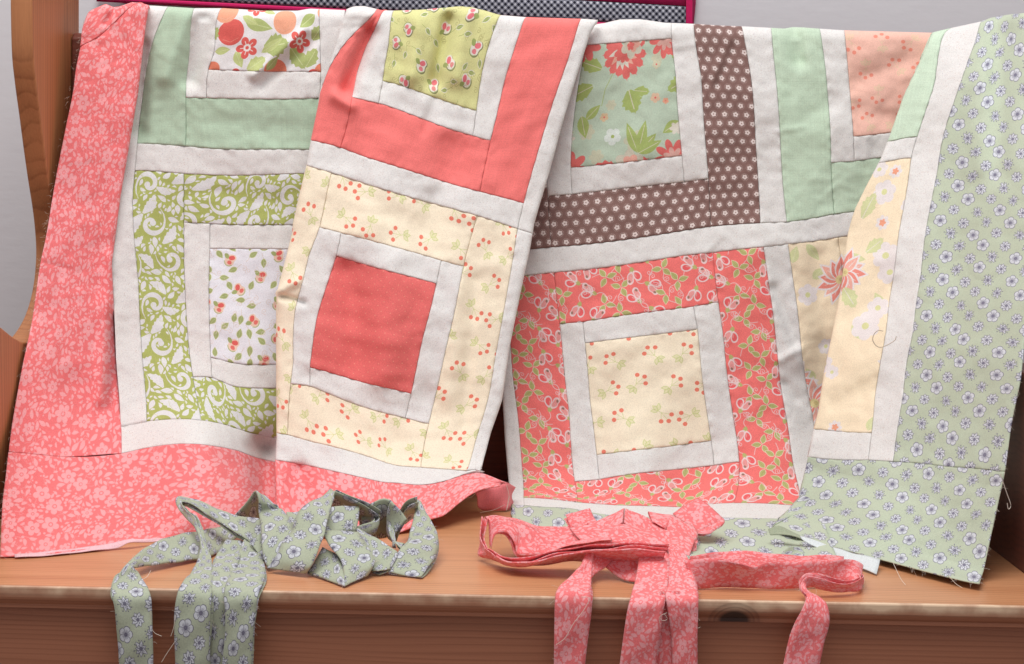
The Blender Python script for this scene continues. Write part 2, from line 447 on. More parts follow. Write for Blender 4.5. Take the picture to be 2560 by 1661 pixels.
def pr_cream():                               # s 90..300, t 410..1080 (tile 330x670)
    base = C3(250, 231, 200); p = Print(330, 670, base, 12); r = p.r
    red, pk, wh, g = C3(234, 112, 106), C3(240, 160, 150), C3(234, 230, 238), C3(206, 216, 156)
    for k in range(10):
        x, y = r.uniform(0, 330), r.uniform(0, 670); leaf(p, x, y, r.uniform(36, 60), 12, r.uniform(0, 6.3), g, C3(226, 230, 190))
    def dz(x, y, R): p.poly(place(petals(6, R, .22, .7), x, y, 1, x), wh); p.disc(x, y, R * .24, C3(212, 218, 150))
    for x, y, R in ((215, 268, 34), (230, 310, 30), (215, 400, 28), (190, 445, 36), (100, 540, 24), (125, 560, 18), (60, 470, 20), (250, 150, 18), (185, 120, 30), (160, 60, 24), (30, 330, 26), (290, 560, 26), (20, 160, 24), (300, 40, 20)): dz(x, y, R)
    for x, y in ((195, 190), (150, 30), (205, 70), (290, 230)):
        p.poly(place(petals(7, 18, .3), x, y), wh); p.poly(place(petals(5, 9, .4), x, y), C3(240, 140, 110)); 
    def lotus(x, y, a0):
        for i in range(13):
            q = a0 + i * .4833
            p.poly(place(lens(66 if i % 2 else 58, 15), x, y, 1, q), wh); p.poly(place(lens(58 if i % 2 else 50, 11), x, y, 1, q), red if i % 3 else pk)
            p.stroke([(x + 18 * math.cos(q), y + 18 * math.sin(q)), (x + 40 * math.cos(q), y + 40 * math.sin(q))], 3, wh, .8, 1)
        p.disc(x, y, 11, C3(222, 205, 140)); p.disc(x + 3, y, 5, C3(196, 176, 110))
    lotus(115, 310, -.4); lotus(296, 548, 2.9); lotus(10, 600, .5)
    leaf(p, 120, 350, 60, 17, .9, g, wh, 4); leaf(p, 165, 260, 50, 14, -.7, g, wh, 4); leaf(p, 140, 180, 60, 16, -1.2, g, wh, 5)
    return p
def pr_gingham():
    P = 13.0; p = Print(P * 8, P * 8, C3(205, 205, 212), 3)
    yy, xx = np.mgrid[0:p.H, 0:p.W]
    u = (xx / p.W * 8) % 1; v = (yy / p.H * 8) % 1
    d = ((u < .5).astype(int) + (v < .5).astype(int))
    p.a[d == 1] = C3(124, 124, 136); p.a[d == 2] = C3(24, 24, 36)
    return p

# ---------------------------------------------------------------- materials
def new_mat(name):
    m = bpy.data.materials.new(name); m.use_nodes = True
    nt = m.node_tree; b = nt.nodes['Principled BSDF']
    return m, nt, b
def lin(c): return tuple(((x / 255 + .055) / 1.055) ** 2.4 if x > 10 else x / 255 / 12.92 for x in c) + (1,)
def image_of(name, pr, fade=0):
    a = pr.out(); a = a * (1 - fade) + np.median(a, axis=(0, 1)) * fade; h, w_ = a.shape[:2]
    im = bpy.data.images.new(name, w_, h)
    px = np.ones((h, w_, 4), np.float32); px[..., :3] = a[::-1]
    im.pixels.foreach_set(px.ravel()); im.update(); im.pack()
    return im
def cotton(name, pr, sheen=.15, rough=.85, scale=1.0, fade=.10):
    m, nt, b = new_mat(name); N = nt.nodes; L = nt.links
    t = N.new('ShaderNodeTexImage'); t.image = image_of(name, pr, fade); t.interpolation = 'Linear'
    uv = N.new('ShaderNodeUVMap'); uv.uv_map = 'UVMap'; L.new(uv.outputs[0], t.inputs[0])
    tc = N.new('ShaderNodeTexCoord')
    n1 = N.new('ShaderNodeTexNoise'); n1.inputs['Scale'].default_value = 1000; n1.inputs['Detail'].default_value = 1
    n2 = N.new('ShaderNodeTexNoise'); n2.inputs['Scale'].default_value = 34; n2.inputs['Detail'].default_value = 4; n2.inputs['Distortion'].default_value = .6
    L.new(tc.outputs['Object'], n1.inputs[0]); L.new(tc.outputs['Object'], n2.inputs[0])
    r = N.new('ShaderNodeMapRange'); r.inputs[1].default_value = .3; r.inputs[2].default_value = .7; r.inputs[3].default_value = .90; r.inputs[4].default_value = 1.06
    L.new(n1.outputs[0], r.inputs[0])
    mx = N.new('ShaderNodeMix'); mx.data_type = 'RGBA'; mx.blend_type = 'MULTIPLY'; mx.inputs[0].default_value = 1
    L.new(t.outputs[0], mx.inputs[6]); L.new(r.outputs[0], mx.inputs[7])
    L.new(mx.outputs[2], b.inputs['Base Color'])
    b.inputs['Roughness'].default_value = rough; b.inputs['Specular IOR Level'].default_value = .18
    b.inputs['Sheen Weight'].default_value = sheen; b.inputs['Sheen Roughness'].default_value = .5
    b1 = N.new('ShaderNodeBump'); b1.inputs['Strength'].default_value = .25; b1.inputs['Distance'].default_value = .004
    L.new(n2.outputs[0], b1.inputs['Height'])
    vo = N.new('ShaderNodeTexVoronoi'); vo.feature = 'DISTANCE_TO_EDGE'; vo.inputs['Scale'].default_value = 13
    vd = N.new('ShaderNodeVectorMath'); vd.operation = 'MULTIPLY_ADD'; vd.inputs[1].default_value = (.07, .07, .07)
    n3 = N.new('ShaderNodeTexNoise'); n3.inputs['Scale'].default_value = 16; n3.inputs['Detail'].default_value = 2
    L.new(tc.outputs['Object'], n3.inputs[0]); L.new(n3.outputs['Color'], vd.inputs[0]); L.new(tc.outputs['Object'], vd.inputs[2]); L.new(vd.outputs[0], vo.inputs['Vector'])
    vr = N.new('ShaderNodeMapRange'); vr.inputs[2].default_value = .10; L.new(vo.outputs['Distance'], vr.inputs[0])
    b0 = N.new('ShaderNodeBump'); b0.inputs['Strength'].default_value = .16; b0.inputs['Distance'].default_value = .0016; L.new(vr.outputs[0], b0.inputs['Height'])
    L.new(b0.outputs[0], b1.inputs['Normal'])
    b2 = N.new('ShaderNodeBump'); b2.inputs['Strength'].default_value = .12; b2.inputs['Distance'].default_value = .0004
    L.new(n1.outputs[0], b2.inputs['Height']); L.new(b1.outputs[0], b2.inputs['Normal']); L.new(b2.outputs[0], b.inputs['Normal'])
    tr = N.new('ShaderNodeBsdfTranslucent'); L.new(mx.outputs[2], tr.inputs[0])
    ms = N.new('ShaderNodeMixShader'); ms.inputs[0].default_value = .10
    L.new(b.outputs[0], ms.inputs[1]); L.new(tr.outputs[0], ms.inputs[2]); L.new(ms.outputs[0], N['Material Output'].inputs[0])
    m['tile'] = (pr.w * scale, pr.h * scale)
    return m

# ---------------------------------------------------------------- cloth that hangs, folds over edges and rests on the seat
def fold(d, r):
    a = r - d; th = np.clip(a / r, 0, PI)
    dd = np.where(a <= 0, d, r - r * np.sin(th)) + np.maximum(0, a - PI * r)
    return dd, np.where(a <= 0, 0, r * (1 - np.cos(th)))
def unfold(d, r):
    d = np.maximum(d, .02 * r)
    return np.where(d < r, r - r * np.arcsin(np.clip((r - d) / r, -1, 1)), d)
class Waves:
    def __init__(s, seed, n, lo, hi):
        g = np.random.RandomState(seed); lam = np.exp(g.uniform(math.log(lo), math.log(hi), n)); a = g.uniform(0, 2 * PI, n)
        s.k = 2 * PI / lam[:, None] * np.stack([np.cos(a), np.sin(a)], 1); s.ph = g.uniform(0, 2 * PI, n); s.am = lam / hi; s.am = s.am / np.sqrt((s.am ** 2).sum())
    def __call__(s, P): return (np.sin(P @ s.k.T + s.ph) * s.am).sum(1)
class Cloth:
    def __init__(s, thing, ctrl, depth, left=None, lr=12, right=None, rr=12, top=None, tr=30, ridges=(), wav=.0012, seed=1, lift=.002, flat=None, res=6.5):
        s.thing, s.ridges, s.wav, s.lift, s.res = thing, ridges, wav, lift, res
        tab = lambda q, const: (np.array([p[0] for p in q], float), np.array([p[1] for p in q], float)) if isinstance(q, (list, tuple)) else const
        s.left = tab(left, None); s.right = tab(right, None); s.top = tab(top, None)
        one = lambda r: (np.array([0., 1.]), np.array([r, r], float)) if not isinstance(r, (list, tuple)) else tab(r, None)
        s.lr, s.rr, s.tr = one(lr), one(rr), one(tr)
        src, dst = [], []
        for c in ctrl:
            x, y = float(c[2]), float(c[3])
            if len(c) == 4:
                if s.left is not None:
                    r = np.interp(y, *s.lr); e = np.interp(y, *s.left)
                    if x - e < r: x = e + float(unfold(np.array(x - e), r))
                if s.right is not None:
                    r = np.interp(y, *s.rr); e = np.interp(y, *s.right)
                    if e - x < r: x = e - float(unfold(np.array(e - x), r))
                if s.top is not None:
                    r = np.interp(x, *s.tr); e = np.interp(x, *s.top)
                    if y - e < r: y = e + float(unfold(np.array(y - e), r))
            src.append(c[:2]); dst.append((x, y))
        s.f = TPS(src, dst, lam=2e-4)
        s.d = TPS([q[:2] for q in depth], [q[2] for q in depth], lam=1e-3)
        s.w1 = Waves(seed, 30, 60, 320); s.w2 = Waves(seed + 50, 30, 22, 70)
    def px(s, st):
        q = s.f(st); X, Y = q[:, 0].copy(), q[:, 1].copy(); dz = np.zeros(len(X))
        if s.top is not None:
            e = np.interp(X, *s.top); dd, z = fold(Y - e, np.interp(X, *s.tr)); Y = e + dd; dz += z
        if s.left is not None:
            e = np.interp(Y, *s.left); dd, z = fold(X - e, np.interp(Y, *s.lr)); X = e + dd; dz += z
        if s.right is not None:
            e = np.interp(Y, *s.right); dd, z = fold(e - X, np.interp(Y, *s.rr)); X = e - dd; dz += z
        return X, Y, dz
    def points(s, st, extra=0.0):
        X, Y, dz = s.px(st)
        P = np.stack([X, Y], 1)
        dep = s.d(P)[:, 0] + dz * MPX
        dep += s.wav * s.w1(st) + .28 * s.wav * s.w2(st) + extra
        for x0, y0, x1, y1, wd, am in s.ridges:
            d = np.array((x1 - x0, y1 - y0), float); L2 = d @ d
            t = ((X - x0) * d[0] + (Y - y0) * d[1]) / L2
            tc = np.clip(t, 0, 1); q = np.hypot(X - x0 - tc * d[0], Y - y0 - tc * d[1])
            dep -= am * np.exp(-(q / wd) ** 2) * (dz < 1e9)
        lim = seat_y(X, Y, s.lift)
        ok = ray(X, Y)[..., 2] < -1e-3
        dep = np.where(ok, np.minimum(dep, np.where(ok, lim, 0)), dep)
        dep = np.minimum(dep, np.where(dz < 1e-9, -.0058, 1e9))     # the back of the bench is there
        return at_y(X, Y, dep)
    @staticmethod
    def ticks(a, b, res, e0, e1):
        n = max(3, int(round((b - a) / res)))
        t = list(np.linspace(a, b, n + 1))
        if e0: t = t[:1] + [a + 1.6, a + 4.0] + [v for v in t[1:] if v > a + 6.5]
        if e1: t = [v for v in t[:-1] if v < b - 6.5] + [b - 4.0, b - 1.6] + t[-1:]
        return np.array(t)
    def patch(s, name, s0, s1, t0, t1, mat, off=None, rot=False, seams='LRTB', label=None, parent=None, left=None):
        rg = random.Random(int(s0 * 7 + s1 * 13 + (0 if callable(t0) else t0 * 17) + (5 if callable(t1) else t1 * 3)))
        if off is None: off = (rg.uniform(0, 900), rg.uniform(0, 900))
        S = s.ticks(s0, s1, s.res, 'L' in seams, 'R' in seams)
        f0 = t0 if callable(t0) else (lambda q: q * 0 + t0); f1 = t1 if callable(t1) else (lambda q: q * 0 + t1)
        a0, a1 = float(np.mean(f0(S))), float(np.mean(f1(S)))
        T = s.ticks(a0, a1, s.res, 'T' in seams, 'B' in seams)
        SS_, TT = np.meshgrid(S, (T - a0) / (a1 - a0))
        if left is not None:                  # slanted left edge
            lo = left(a0 + (a1 - a0) * TT); SS_ = lo + (s1 - lo) * (SS_ - s0) / (s1 - s0)
        TT = f0(SS_) + (f1(SS_) - f0(SS_)) * TT
        st = np.stack([SS_.ravel(), TT.ravel()], 1)
        e = np.full(len(st), 1e3)
        if 'L' in seams: e = np.minimum(e, st[:, 0] - s0)
        if 'R' in seams: e = np.minimum(e, s1 - st[:, 0])
        if 'T' in seams: e = np.minimum(e, st[:, 1] - f0(st[:, 0]))
        if 'B' in seams: e = np.minimum(e, f1(st[:, 0]) - st[:, 1])
        dip = .0004 * np.exp(-(e / 1.5) ** 1.5) + .0005 * np.exp(-(e / 9.0)) * (1 + .5 * np.sin(st[:, 0] * .21 + st[:, 1] * .17))
        # seam allowances pressed to one side (a slight step), and puckers along the stitching
        ss = lambda q: np.clip(1 - (q - 11) / 5, 0, 1)
        if 'R' in seams: dip = dip - .0005 * ss(s1 - st[:, 0]) * np.clip((s1 - st[:, 0]) / 1.5, 0, 1)
        if 'B' in seams: dip = dip - .0005 * ss(f1(st[:, 0]) - st[:, 1]) * np.clip((f1(st[:, 0]) - st[:, 1]) / 1.5, 0, 1)
        dip = dip + .0003 * np.exp(-e / 13.0) * (np.sin(.24 * st[:, 0] + .21 * st[:, 1] + rg.uniform(0, 6)) + np.sin(.15 * st[:, 0] - .19 * st[:, 1] + rg.uniform(0, 6)))
        V = s.points(st, dip + rg.uniform(-.0002, .0002))
        nS, nT = len(S), len(T)
        i = np.arange(nT - 1)[:, None] * nS + np.arange(nS - 1)[None, :]
        F_ = np.stack([i, i + nS, i + nS + 1, i + 1], -1).reshape(-1, 4)
        tw, th = mat['tile']
        u, v = st[:, 0] + off[0], st[:, 1] + off[1]
        uv = np.stack([v / tw, u / th], 1) if rot else np.stack([u / tw, -v / th], 1)
        o = mesh_obj(name, V, F_, mat, parent or s.thing, uv, True, label)
        return thicken(o, .0008)

# ---------------------------------------------------------------- ribbons (bias strips) given by their two edges
def crom(P, n):
    P = np.asarray(P, float); Q = np.concatenate([2 * P[:1] - P[1:2], P, 2 * P[-1:] - P[-2:-1]])
    out = []
    for i in range(len(P) - 1):
        p0, p1, p2, p3 = Q[i:i + 4]
        for t in np.linspace(0, 1, n, endpoint=False):
            out.append(.5 * ((2 * p1) + (p2 - p0) * t + (2 * p0 - 5 * p1 + 4 * p2 - p3) * t * t + (3 * p1 - p0 - 3 * p2 + p3) * t ** 3))
    out.append(P[-1]); return np.array(out)
def pt(e):
    x, y, g = e
    Y = YF + g / 1000.0 if g <= 0 else float(seat_y(x, max(g, y)))
    p = at_y(np.array(x, float), np.array(y, float), Y)
    if g > 0 and p[2] < ZS + .0016: p = np.array(at_y(np.array(x, float), np.array(y, float), float(seat_y(x, y, .0016))))
    return p
def ribbon(thing, name, secs, mat, seed=0, bulge=.0012, t=.0011, label=None, nx=8, sub=7, double=False):
    A = crom([pt(a) for a, b in secs], sub); B = crom([pt(b) for a, b in secs], sub)
    n = len(A); c = np.linspace(0, 1, nx)
    if double:
        w_ = (B - A) / np.maximum(1e-9, np.linalg.norm(B - A, axis=1))[:, None]; EDGES.append((A, -w_)); EDGES.append((B, w_))
    mid = (A + B) / 2; arc = np.concatenate([[0], np.cumsum(np.linalg.norm(np.diff(mid, axis=0), axis=1))])
    V = A[:, None, :] * (1 - c)[None, :, None] + B[:, None, :] * c[None, :, None]
    tg = np.gradient(mid, axis=0); nr = np.cross(tg, B - A); nr /= np.maximum(1e-9, np.linalg.norm(nr, axis=1))[:, None]
    rg = random.Random(seed); ph = rg.uniform(0, 6)
    wv = bulge * np.sin(PI * c)[None, :] * (np.sin(arc * 70 + ph))[:, None] + bulge * .35 * np.sin(arc[:, None] * 210 + 5 * c[None, :] + ph)
    wd = 96.0; mp = 1.34 / F; tw, th = mat['tile']
    gap = .0009 if double else 0.0
    up = V + nr[:, None, :] * (wv + gap)[..., None]
    cols, cv = [up], [c * wd]
    if double:                                # folded lengthwise: rounded fold on one side, two raw edges on the other
        flip = rg.random() < .5
        ce = c if flip else 1 - c             # 1 at the fold
        open_ = .0016 * (1 - ce)[None, :] * (1 + .7 * np.sin(arc * 95 + ph + 2))[:, None]
        stick = (B - A)[:, None, :] * ((.035 * (1 - ce)[None, :] * (1 if flip is False else -1)) * (1 + .6 * np.sin(arc * 60 + ph)[:, None]))[..., None]
        dn = V + nr[:, None, :] * (wv - gap - open_)[..., None] + stick
        sgn = 1 if flip else -1
        if flip:
            fold_ = (up[:, -1] + dn[:, -1]) / 2 + (B - A) / np.maximum(1e-9, np.linalg.norm(B - A, axis=1))[:, None] * gap
            cols = [up, fold_[:, None, :], dn[:, ::-1]]; cv = [c * wd, np.array([wd]), 2 * wd - c[::-1] * wd]
        else:
            fold_ = (up[:, 0] + dn[:, 0]) / 2 - (B - A) / np.maximum(1e-9, np.linalg.norm(B - A, axis=1))[:, None] * gap
            cols = [dn[:, ::-1], fold_[:, None, :], up]; cv = [-c[::-1] * wd, np.array([0.0]), c * wd]
    V = np.concatenate(cols, 1); cv = np.concatenate(cv); nx = V.shape[1]
    V[..., 2] = np.where((V[..., 1] > YF + .001) & (V[..., 2] < ZS + .0013), ZS + .0013, V[..., 2])
    i = np.arange(n - 1)[:, None] * nx + np.arange(nx - 1)[None, :]
    F_ = np.stack([i, i + nx, i + nx + 1, i + 1], -1).reshape(-1, 4)
    u = np.repeat(arc / mp, nx) + rg.uniform(0, 400); v = np.tile(cv, n) + rg.uniform(0, 400)
    o = mesh_obj(name, V.reshape(-1, 3), F_, mat, thing, np.stack([u / tw, v / th], 1), True, label)
    return thicken(o, t * .55 if double else t, 0.0)
EDGES = []
def hairs(thing, edges, n, mat, seed=1, lo=.0015, hi=.006, r=.00009):     # frayed cut edges: many tiny fibres in one piece
    g = np.random.RandomState(seed); V, F_ = [], []
    lens_ = np.array([np.linalg.norm(np.diff(e, axis=0), axis=1).sum() for e, _ in edges]); pr_ = lens_ / lens_.sum()
    for k in range(n):
        e, out = edges[g.choice(len(edges), p=pr_)]
        i = g.randint(0, len(e) - 1); f = g.rand()
        p0 = e[i] * (1 - f) + e[i + 1] * f; tg = e[i + 1] - e[i]; tg = tg / max(1e-9, np.linalg.norm(tg)); o_ = out[i]
        L = lo + (hi - lo) * g.rand() ** 2.2
        d = o_ * (.5 + g.rand()) + tg * g.uniform(-1.2, 1.2) + g.normal(0, .35, 3); d /= np.linalg.norm(d)
        p1 = p0 + d * L * .5; p2 = p1 + (d + g.normal(0, .5, 3) + np.array((0, 0, -.3))) * L * .5
        a = np.cross(d, (0.3, 1, .2)); a /= np.linalg.norm(a); b = np.cross(d, a); m = len(V)
        for pt_ in (p0, p1, p2):
            for j in range(3): V.append(pt_ + r * (math.cos(2.094 * j) * a + math.sin(2.094 * j) * b))
        F_ += [(m + 3 * s_ + j, m + 3 * s_ + (j + 1) % 3, m + 3 * s_ + 3 + (j + 1) % 3, m + 3 * s_ + 3 + j) for s_ in range(2) for j in range(3)]
    return props(mesh_obj('frayed_fibres', V, F_, mat, thing), kind='stuff')
def cloth_edge(cl, pts, toward):            # an edge of a cloth in fabric units, with the direction it frays in
    P = np.asarray(pts, float); t = np.linspace(0, 1, len(P)); q = np.linspace(0, 1, 60)
    st = np.stack([np.interp(q, t, P[:, 0]), np.interp(q, t, P[:, 1])], 1)
    a = cl.points(st); b2 = cl.points(st + np.array(toward, float) * 4); d = a - b2
    return a, d / np.maximum(1e-9, np.linalg.norm(d, axis=1))[:, None]
def thread(thing, pts, mat, r=.00028):
    P = crom([pt(p) if len(p) == 3 else at_y(np.array(p[0], float), np.array(p[1], float), p[2]) for p in pts], 6)
    n = len(P); k = 5; tg = np.gradient(P, axis=0)
    V = []
    for i in range(n):
        a = np.cross(tg[i], (0, 0, 1)); a /= max(1e-9, np.linalg.norm(a)); b = np.cross(tg[i], a); b /= max(1e-9, np.linalg.norm(b))
        for j in range(k): V.append(P[i] + r * (math.cos(2 * PI * j / k) * a + math.sin(2 * PI * j / k) * b))
    F_ = [(i * k + j, i * k + (j + 1) % k, (i + 1) * k + (j + 1) % k, (i + 1) * k + j) for i in range(n - 1) for j in range(k)]
    return mesh_obj('loose_thread', V, F_, mat, thing)

# ---------------------------------------------------------------- wood, wall
def pine(name, c_lite, c_dark, axis='X', rough=.42, worn=False, across=1, pitch=.0055, drift=5.0):
    m, nt, b = new_mat(name); N = nt.nodes; L = nt.links
    tc = N.new('ShaderNodeTexCoord')
    def noise(scale3, detail, rough_, dist):
        mp = N.new('ShaderNodeMapping'); mp.inputs['Scale'].default_value = scale3; L.new(tc.outputs['Object'], mp.inputs[0])
        n = N.new('ShaderNodeTexNoise'); n.inputs['Scale'].default_value = 1; n.inputs['Detail'].default_value = detail; n.inputs['Roughness'].default_value = rough_; n.inputs['Distortion'].default_value = dist
        L.new(mp.outputs[0], n.inputs[0]); return n
    al = {'X': lambda a, r: (a, r, r), 'Z': lambda a, r: (r, r, a)}[axis]
    n1 = noise(al(3.0, 700), 5, .6, .2)                # fibres
    n2 = noise(al(1.6, 16), 2, .5, 0)                  # slow drift of the growth rings
    n4 = noise(al(1.2, 60), 3, .6, .3)                 # light and dark bands
    sp = N.new('ShaderNodeSeparateXYZ'); L.new(tc.outputs['Object'], sp.inputs[0])
    def M1(op, a, bb, c_=None):
        m1 = N.new('ShaderNodeMath'); m1.operation = op
        for k_, v in enumerate((a, bb, c_)):
            if v is None: continue
            if isinstance(v, (int, float)): m1.inputs[k_].default_value = v
            else: L.new(v, m1.inputs[k_])
        return m1.outputs[0]
    rings = M1('FRACT', M1('MULTIPLY_ADD', n2.outputs[0], drift, M1('MULTIPLY', sp.outputs[across], 1 / pitch)), None)
    rr = N.new('ShaderNodeValToRGB'); re_ = rr.color_ramp.elements
    re_[0].position = 0; re_[0].color = (.12, .12, .12, 1); re_[1].position = 1; re_[1].color = (.2, .2, .2, 1)
    for q_, v_ in ((.45, .18), (.72, .5), (.86, 1.0), (.93, .85)):
        e_ = re_.new(q_); e_.color = (v_, v_, v_, 1)
    L.new(rings, rr.inputs[0])
    amt = M1('ADD', M1('MULTIPLY', rr.outputs[0], M1('MULTIPLY_ADD', n4.outputs[0], 1.3, -.05)), M1('MULTIPLY_ADD', n1.outputs[0], .9, -.42))
    amt = M1('ADD', amt, M1('MULTIPLY_ADD', n4.outputs[0], .7, -.33))
    mxw = N.new('ShaderNodeMix'); mxw.data_type = 'RGBA'; mxw.clamp_factor = True; L.new(amt, mxw.inputs[0]); mxw.inputs[6].default_value = lin(c_lite); mxw.inputs[7].default_value = lin(c_dark)
    col = mxw.outputs[2]
    if worn:
        sx = N.new('ShaderNodeSeparateXYZ'); L.new(tc.outputs['Object'], sx.inputs[0])
        def M(op, a, bb, c=None):
            q = N.new('ShaderNodeMath'); q.operation = op; q.use_clamp = False
            for k_, v in enumerate((a, bb, c)):
                if v is None: continue
                if isinstance(v, (int, float)): q.inputs[k_].default_value = v
                else: L.new(v, q.inputs[k_])
            return q.outputs[0]
        # lacquer rubbed off along the front edge
        nz = N.new('ShaderNodeTexNoise'); nz.inputs['Scale'].default_value = 60; nz.inputs['Detail'].default_value = 5; L.new(tc.outputs['Object'], nz.inputs[0])
        n3 = N.new('ShaderNodeTexNoise'); n3.inputs['Scale'].default_value = 5; L.new(tc.outputs['Object'], n3.inputs[0])
        r1 = N.new('ShaderNodeMapRange'); r1.inputs[1].default_value = -.0095; r1.inputs[2].default_value = -.0030; L.new(sx.outputs[2], r1.inputs[0])
        r2 = N.new('ShaderNodeMapRange'); r2.inputs[1].default_value = YF + .009; r2.inputs[2].default_value = YF + .001; L.new(sx.outputs[1], r2.inputs[0])
        mk = M('MULTIPLY', r1.outputs[0], r2.outputs[0])
        mk = M('MULTIPLY', mk, M('POWER', M('ADD', M('MULTIPLY', nz.outputs[0], 1.2), M('MULTIPLY', n3.outputs[0], .9)), 3.0))
        mk = M('MULTIPLY', mk, .55)
        mx = N.new('ShaderNodeMix'); mx.data_type = 'RGBA'; L.new(mk, mx.inputs[0]); L.new(col, mx.inputs[6]); mx.inputs[7].default_value = lin((226, 196, 164)); col = mx.outputs[2]
    if worn is not None and worn is not False or False:
        if not worn:
            sx = N.new('ShaderNodeSeparateXYZ'); L.new(tc.outputs['Object'], sx.inputs[0])
        # the knot in the front edge
        vx = N.new('ShaderNodeMath'); vx.operation = 'MULTIPLY_ADD'; vx.inputs[1].default_value = 1 / .0105; vx.inputs[2].default_value = -KNOT[0] / .0105; L.new(sx.outputs[0], vx.inputs[0])
        vz = N.new('ShaderNodeMath'); vz.operation = 'MULTIPLY_ADD'; vz.inputs[1].default_value = 1 / .0078; vz.inputs[2].default_value = .0158 / .0078; L.new(sx.outputs[2], vz.inputs[0])
        cv = N.new('ShaderNodeCombineXYZ'); L.new(vx.outputs[0], cv.inputs[0]); L.new(vz.outputs[0], cv.inputs[1])
        ln = N.new('ShaderNodeVectorMath'); ln.operation = 'LENGTH'; L.new(cv.outputs[0], ln.inputs[0])
        rk = N.new('ShaderNodeValToRGB'); els = rk.color_ramp.elements
        els[0].position = 0; els[0].color = (1, 1, 1, 1); els[1].position = 1; els[1].color = (0, 0, 0, 1)
        for q_, v_ in ((.36, .97), (.43, .62), (.50, .30), (.56, .55), (.60, .2), (.70, .42), (.75, .08)):
            e_ = els.new(q_); e_.color = (v_, v_, v_, 1)
        hv = N.new('ShaderNodeMath'); hv.operation = 'MULTIPLY'; hv.inputs[1].default_value = .4; L.new(ln.outputs['Value'], hv.inputs[0]); L.new(hv.outputs[0], rk.inputs[0])
        mk2 = N.new('ShaderNodeMix'); mk2.data_type = 'RGBA'; L.new(rk.outputs[0], mk2.inputs[0]); L.new(col, mk2.inputs[6]); mk2.inputs[7].default_value = lin((56, 36, 30)); col = mk2.outputs[2]
    L.new(col, b.inputs['Base Color']); b.inputs['Roughness'].default_value = rough; b.inputs['Specular IOR Level'].default_value = .4
    bp = N.new('ShaderNodeBump'); bp.inputs['Strength'].default_value = .12; bp.inputs['Distance'].default_value = .001; L.new(n1.outputs[0], bp.inputs['Height']); L.new(bp.outputs[0], b.inputs['Normal'])
    return m
def extrude_x(name, prof, x0, x1, mat, parent, nx=1, bevel=0.0, label=None):
    n = len(prof); V, F_ = [], []
    for k in range(nx + 1):
        x = x0 + (x1 - x0) * k / nx
        V += [(x, y, z) for y, z in prof]
    for k in range(nx):
        F_ += [(k * n + i, k * n + (i + 1) % n, (k + 1) * n + (i + 1) % n, (k + 1) * n + i) for i in range(n)]
    F_ += [tuple(range(n))[::-1], tuple(range(nx * n, nx * n + n))]
    o = mesh_obj(name, V, F_, mat, parent, None, False, label)
    bm = bmesh.new(); bm.from_mesh(o.data); bmesh.ops.recalc_face_normals(bm, faces=bm.faces); bm.to_mesh(o.data); bm.free()
    if bevel:
        m = o.modifiers.new('bevel', 'BEVEL'); m.width = bevel; m.segments = 3; m.limit_method = 'ANGLE'; m.angle_limit = math.radians(50)
    return o
XL, XR = -.444, .412
_k = at_y(np.array(1835.), np.array(1540.), YF + .004); KNOT = (float(_k[0]), float(_k[2]) - ZS)

m_wall, nt, b = new_mat('wall_plaster')
b.inputs['Base Color'].default_value = lin(WALLC); b.inputs['Roughness'].default_value = .9
nz = nt.nodes.new('ShaderNodeTexNoise'); nz.inputs['Scale'].default_value = 260; nz.inputs['Detail'].default_value = 3
bp = nt.nodes.new('ShaderNodeBump'); bp.inputs['Strength'].default_value = .15; bp.inputs['Distance'].default_value = .002
nt.links.new(nz.outputs[0], bp.inputs['Height']); nt.links.new(bp.outputs[0], b.inputs['Normal'])
YW = .16
props(mesh_obj('wall', [(-3, YW, .001), (3, YW, .001), (3, YW, 2.6), (-3, YW, 2.6), (-3, YW + .1, .001), (3, YW + .1, .001), (3, YW + .1, 2.6), (-3, YW + .1, 2.6)],
               [(0, 1, 2, 3), (5, 4, 7, 6), (4, 0, 3, 7), (1, 5, 6, 2), (3, 2, 6, 7), (4, 5, 1, 0)], m_wall, None, None, False), 'plain pale grey plaster wall behind the bench', None, None, 'structure')

m_floor, nt, b = new_mat('floor'); b.inputs['Base Color'].default_value = lin((128, 106, 88)); b.inputs['Roughness'].default_value = .7
props(mesh_obj('floor', [(-3, -3.5, 0), (3, -3.5, 0), (3, .3, 0), (-3, .3, 0), (-3, -3.5, -.1), (3, -3.5, -.1), (3, .3, -.1), (-3, .3, -.1)],
               [(0, 1, 2, 3), (5, 4, 7, 6), (4, 5, 1, 0), (1, 5, 6, 2), (3, 2, 6, 7), (4, 0, 3, 7)], m_floor, None, None, False), 'plain floor under the bench', None, None, 'structure')
bench = empty('wooden_bench', (0, YF, 0), 'orange pine settle bench with shaped end panels, quilts draped over its back', 'bench')
m_seat = pine('pine_seat', *SEATC, 'X', .36)
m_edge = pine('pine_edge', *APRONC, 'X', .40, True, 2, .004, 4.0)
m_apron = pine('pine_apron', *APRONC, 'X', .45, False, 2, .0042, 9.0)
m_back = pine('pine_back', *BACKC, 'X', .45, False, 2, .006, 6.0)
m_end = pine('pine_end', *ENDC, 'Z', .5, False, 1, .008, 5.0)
o_seat = extrude_x('seat', [(0.0, ZS), (YF + .0030, ZS), (YF + .0030, ZS - .016), (0.0, ZS - .016)], XL + .0005, XR - .0005, m_seat, bench)
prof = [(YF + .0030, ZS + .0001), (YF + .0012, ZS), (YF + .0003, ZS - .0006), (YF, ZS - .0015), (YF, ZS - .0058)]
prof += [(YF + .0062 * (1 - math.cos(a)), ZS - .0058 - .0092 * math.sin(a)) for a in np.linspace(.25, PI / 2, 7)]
prof += [(YF + .0030 if False else YF + .0063, ZS - .0152), (YF + .0063, ZS - .0160), (YF + .0030, ZS - .0160)]
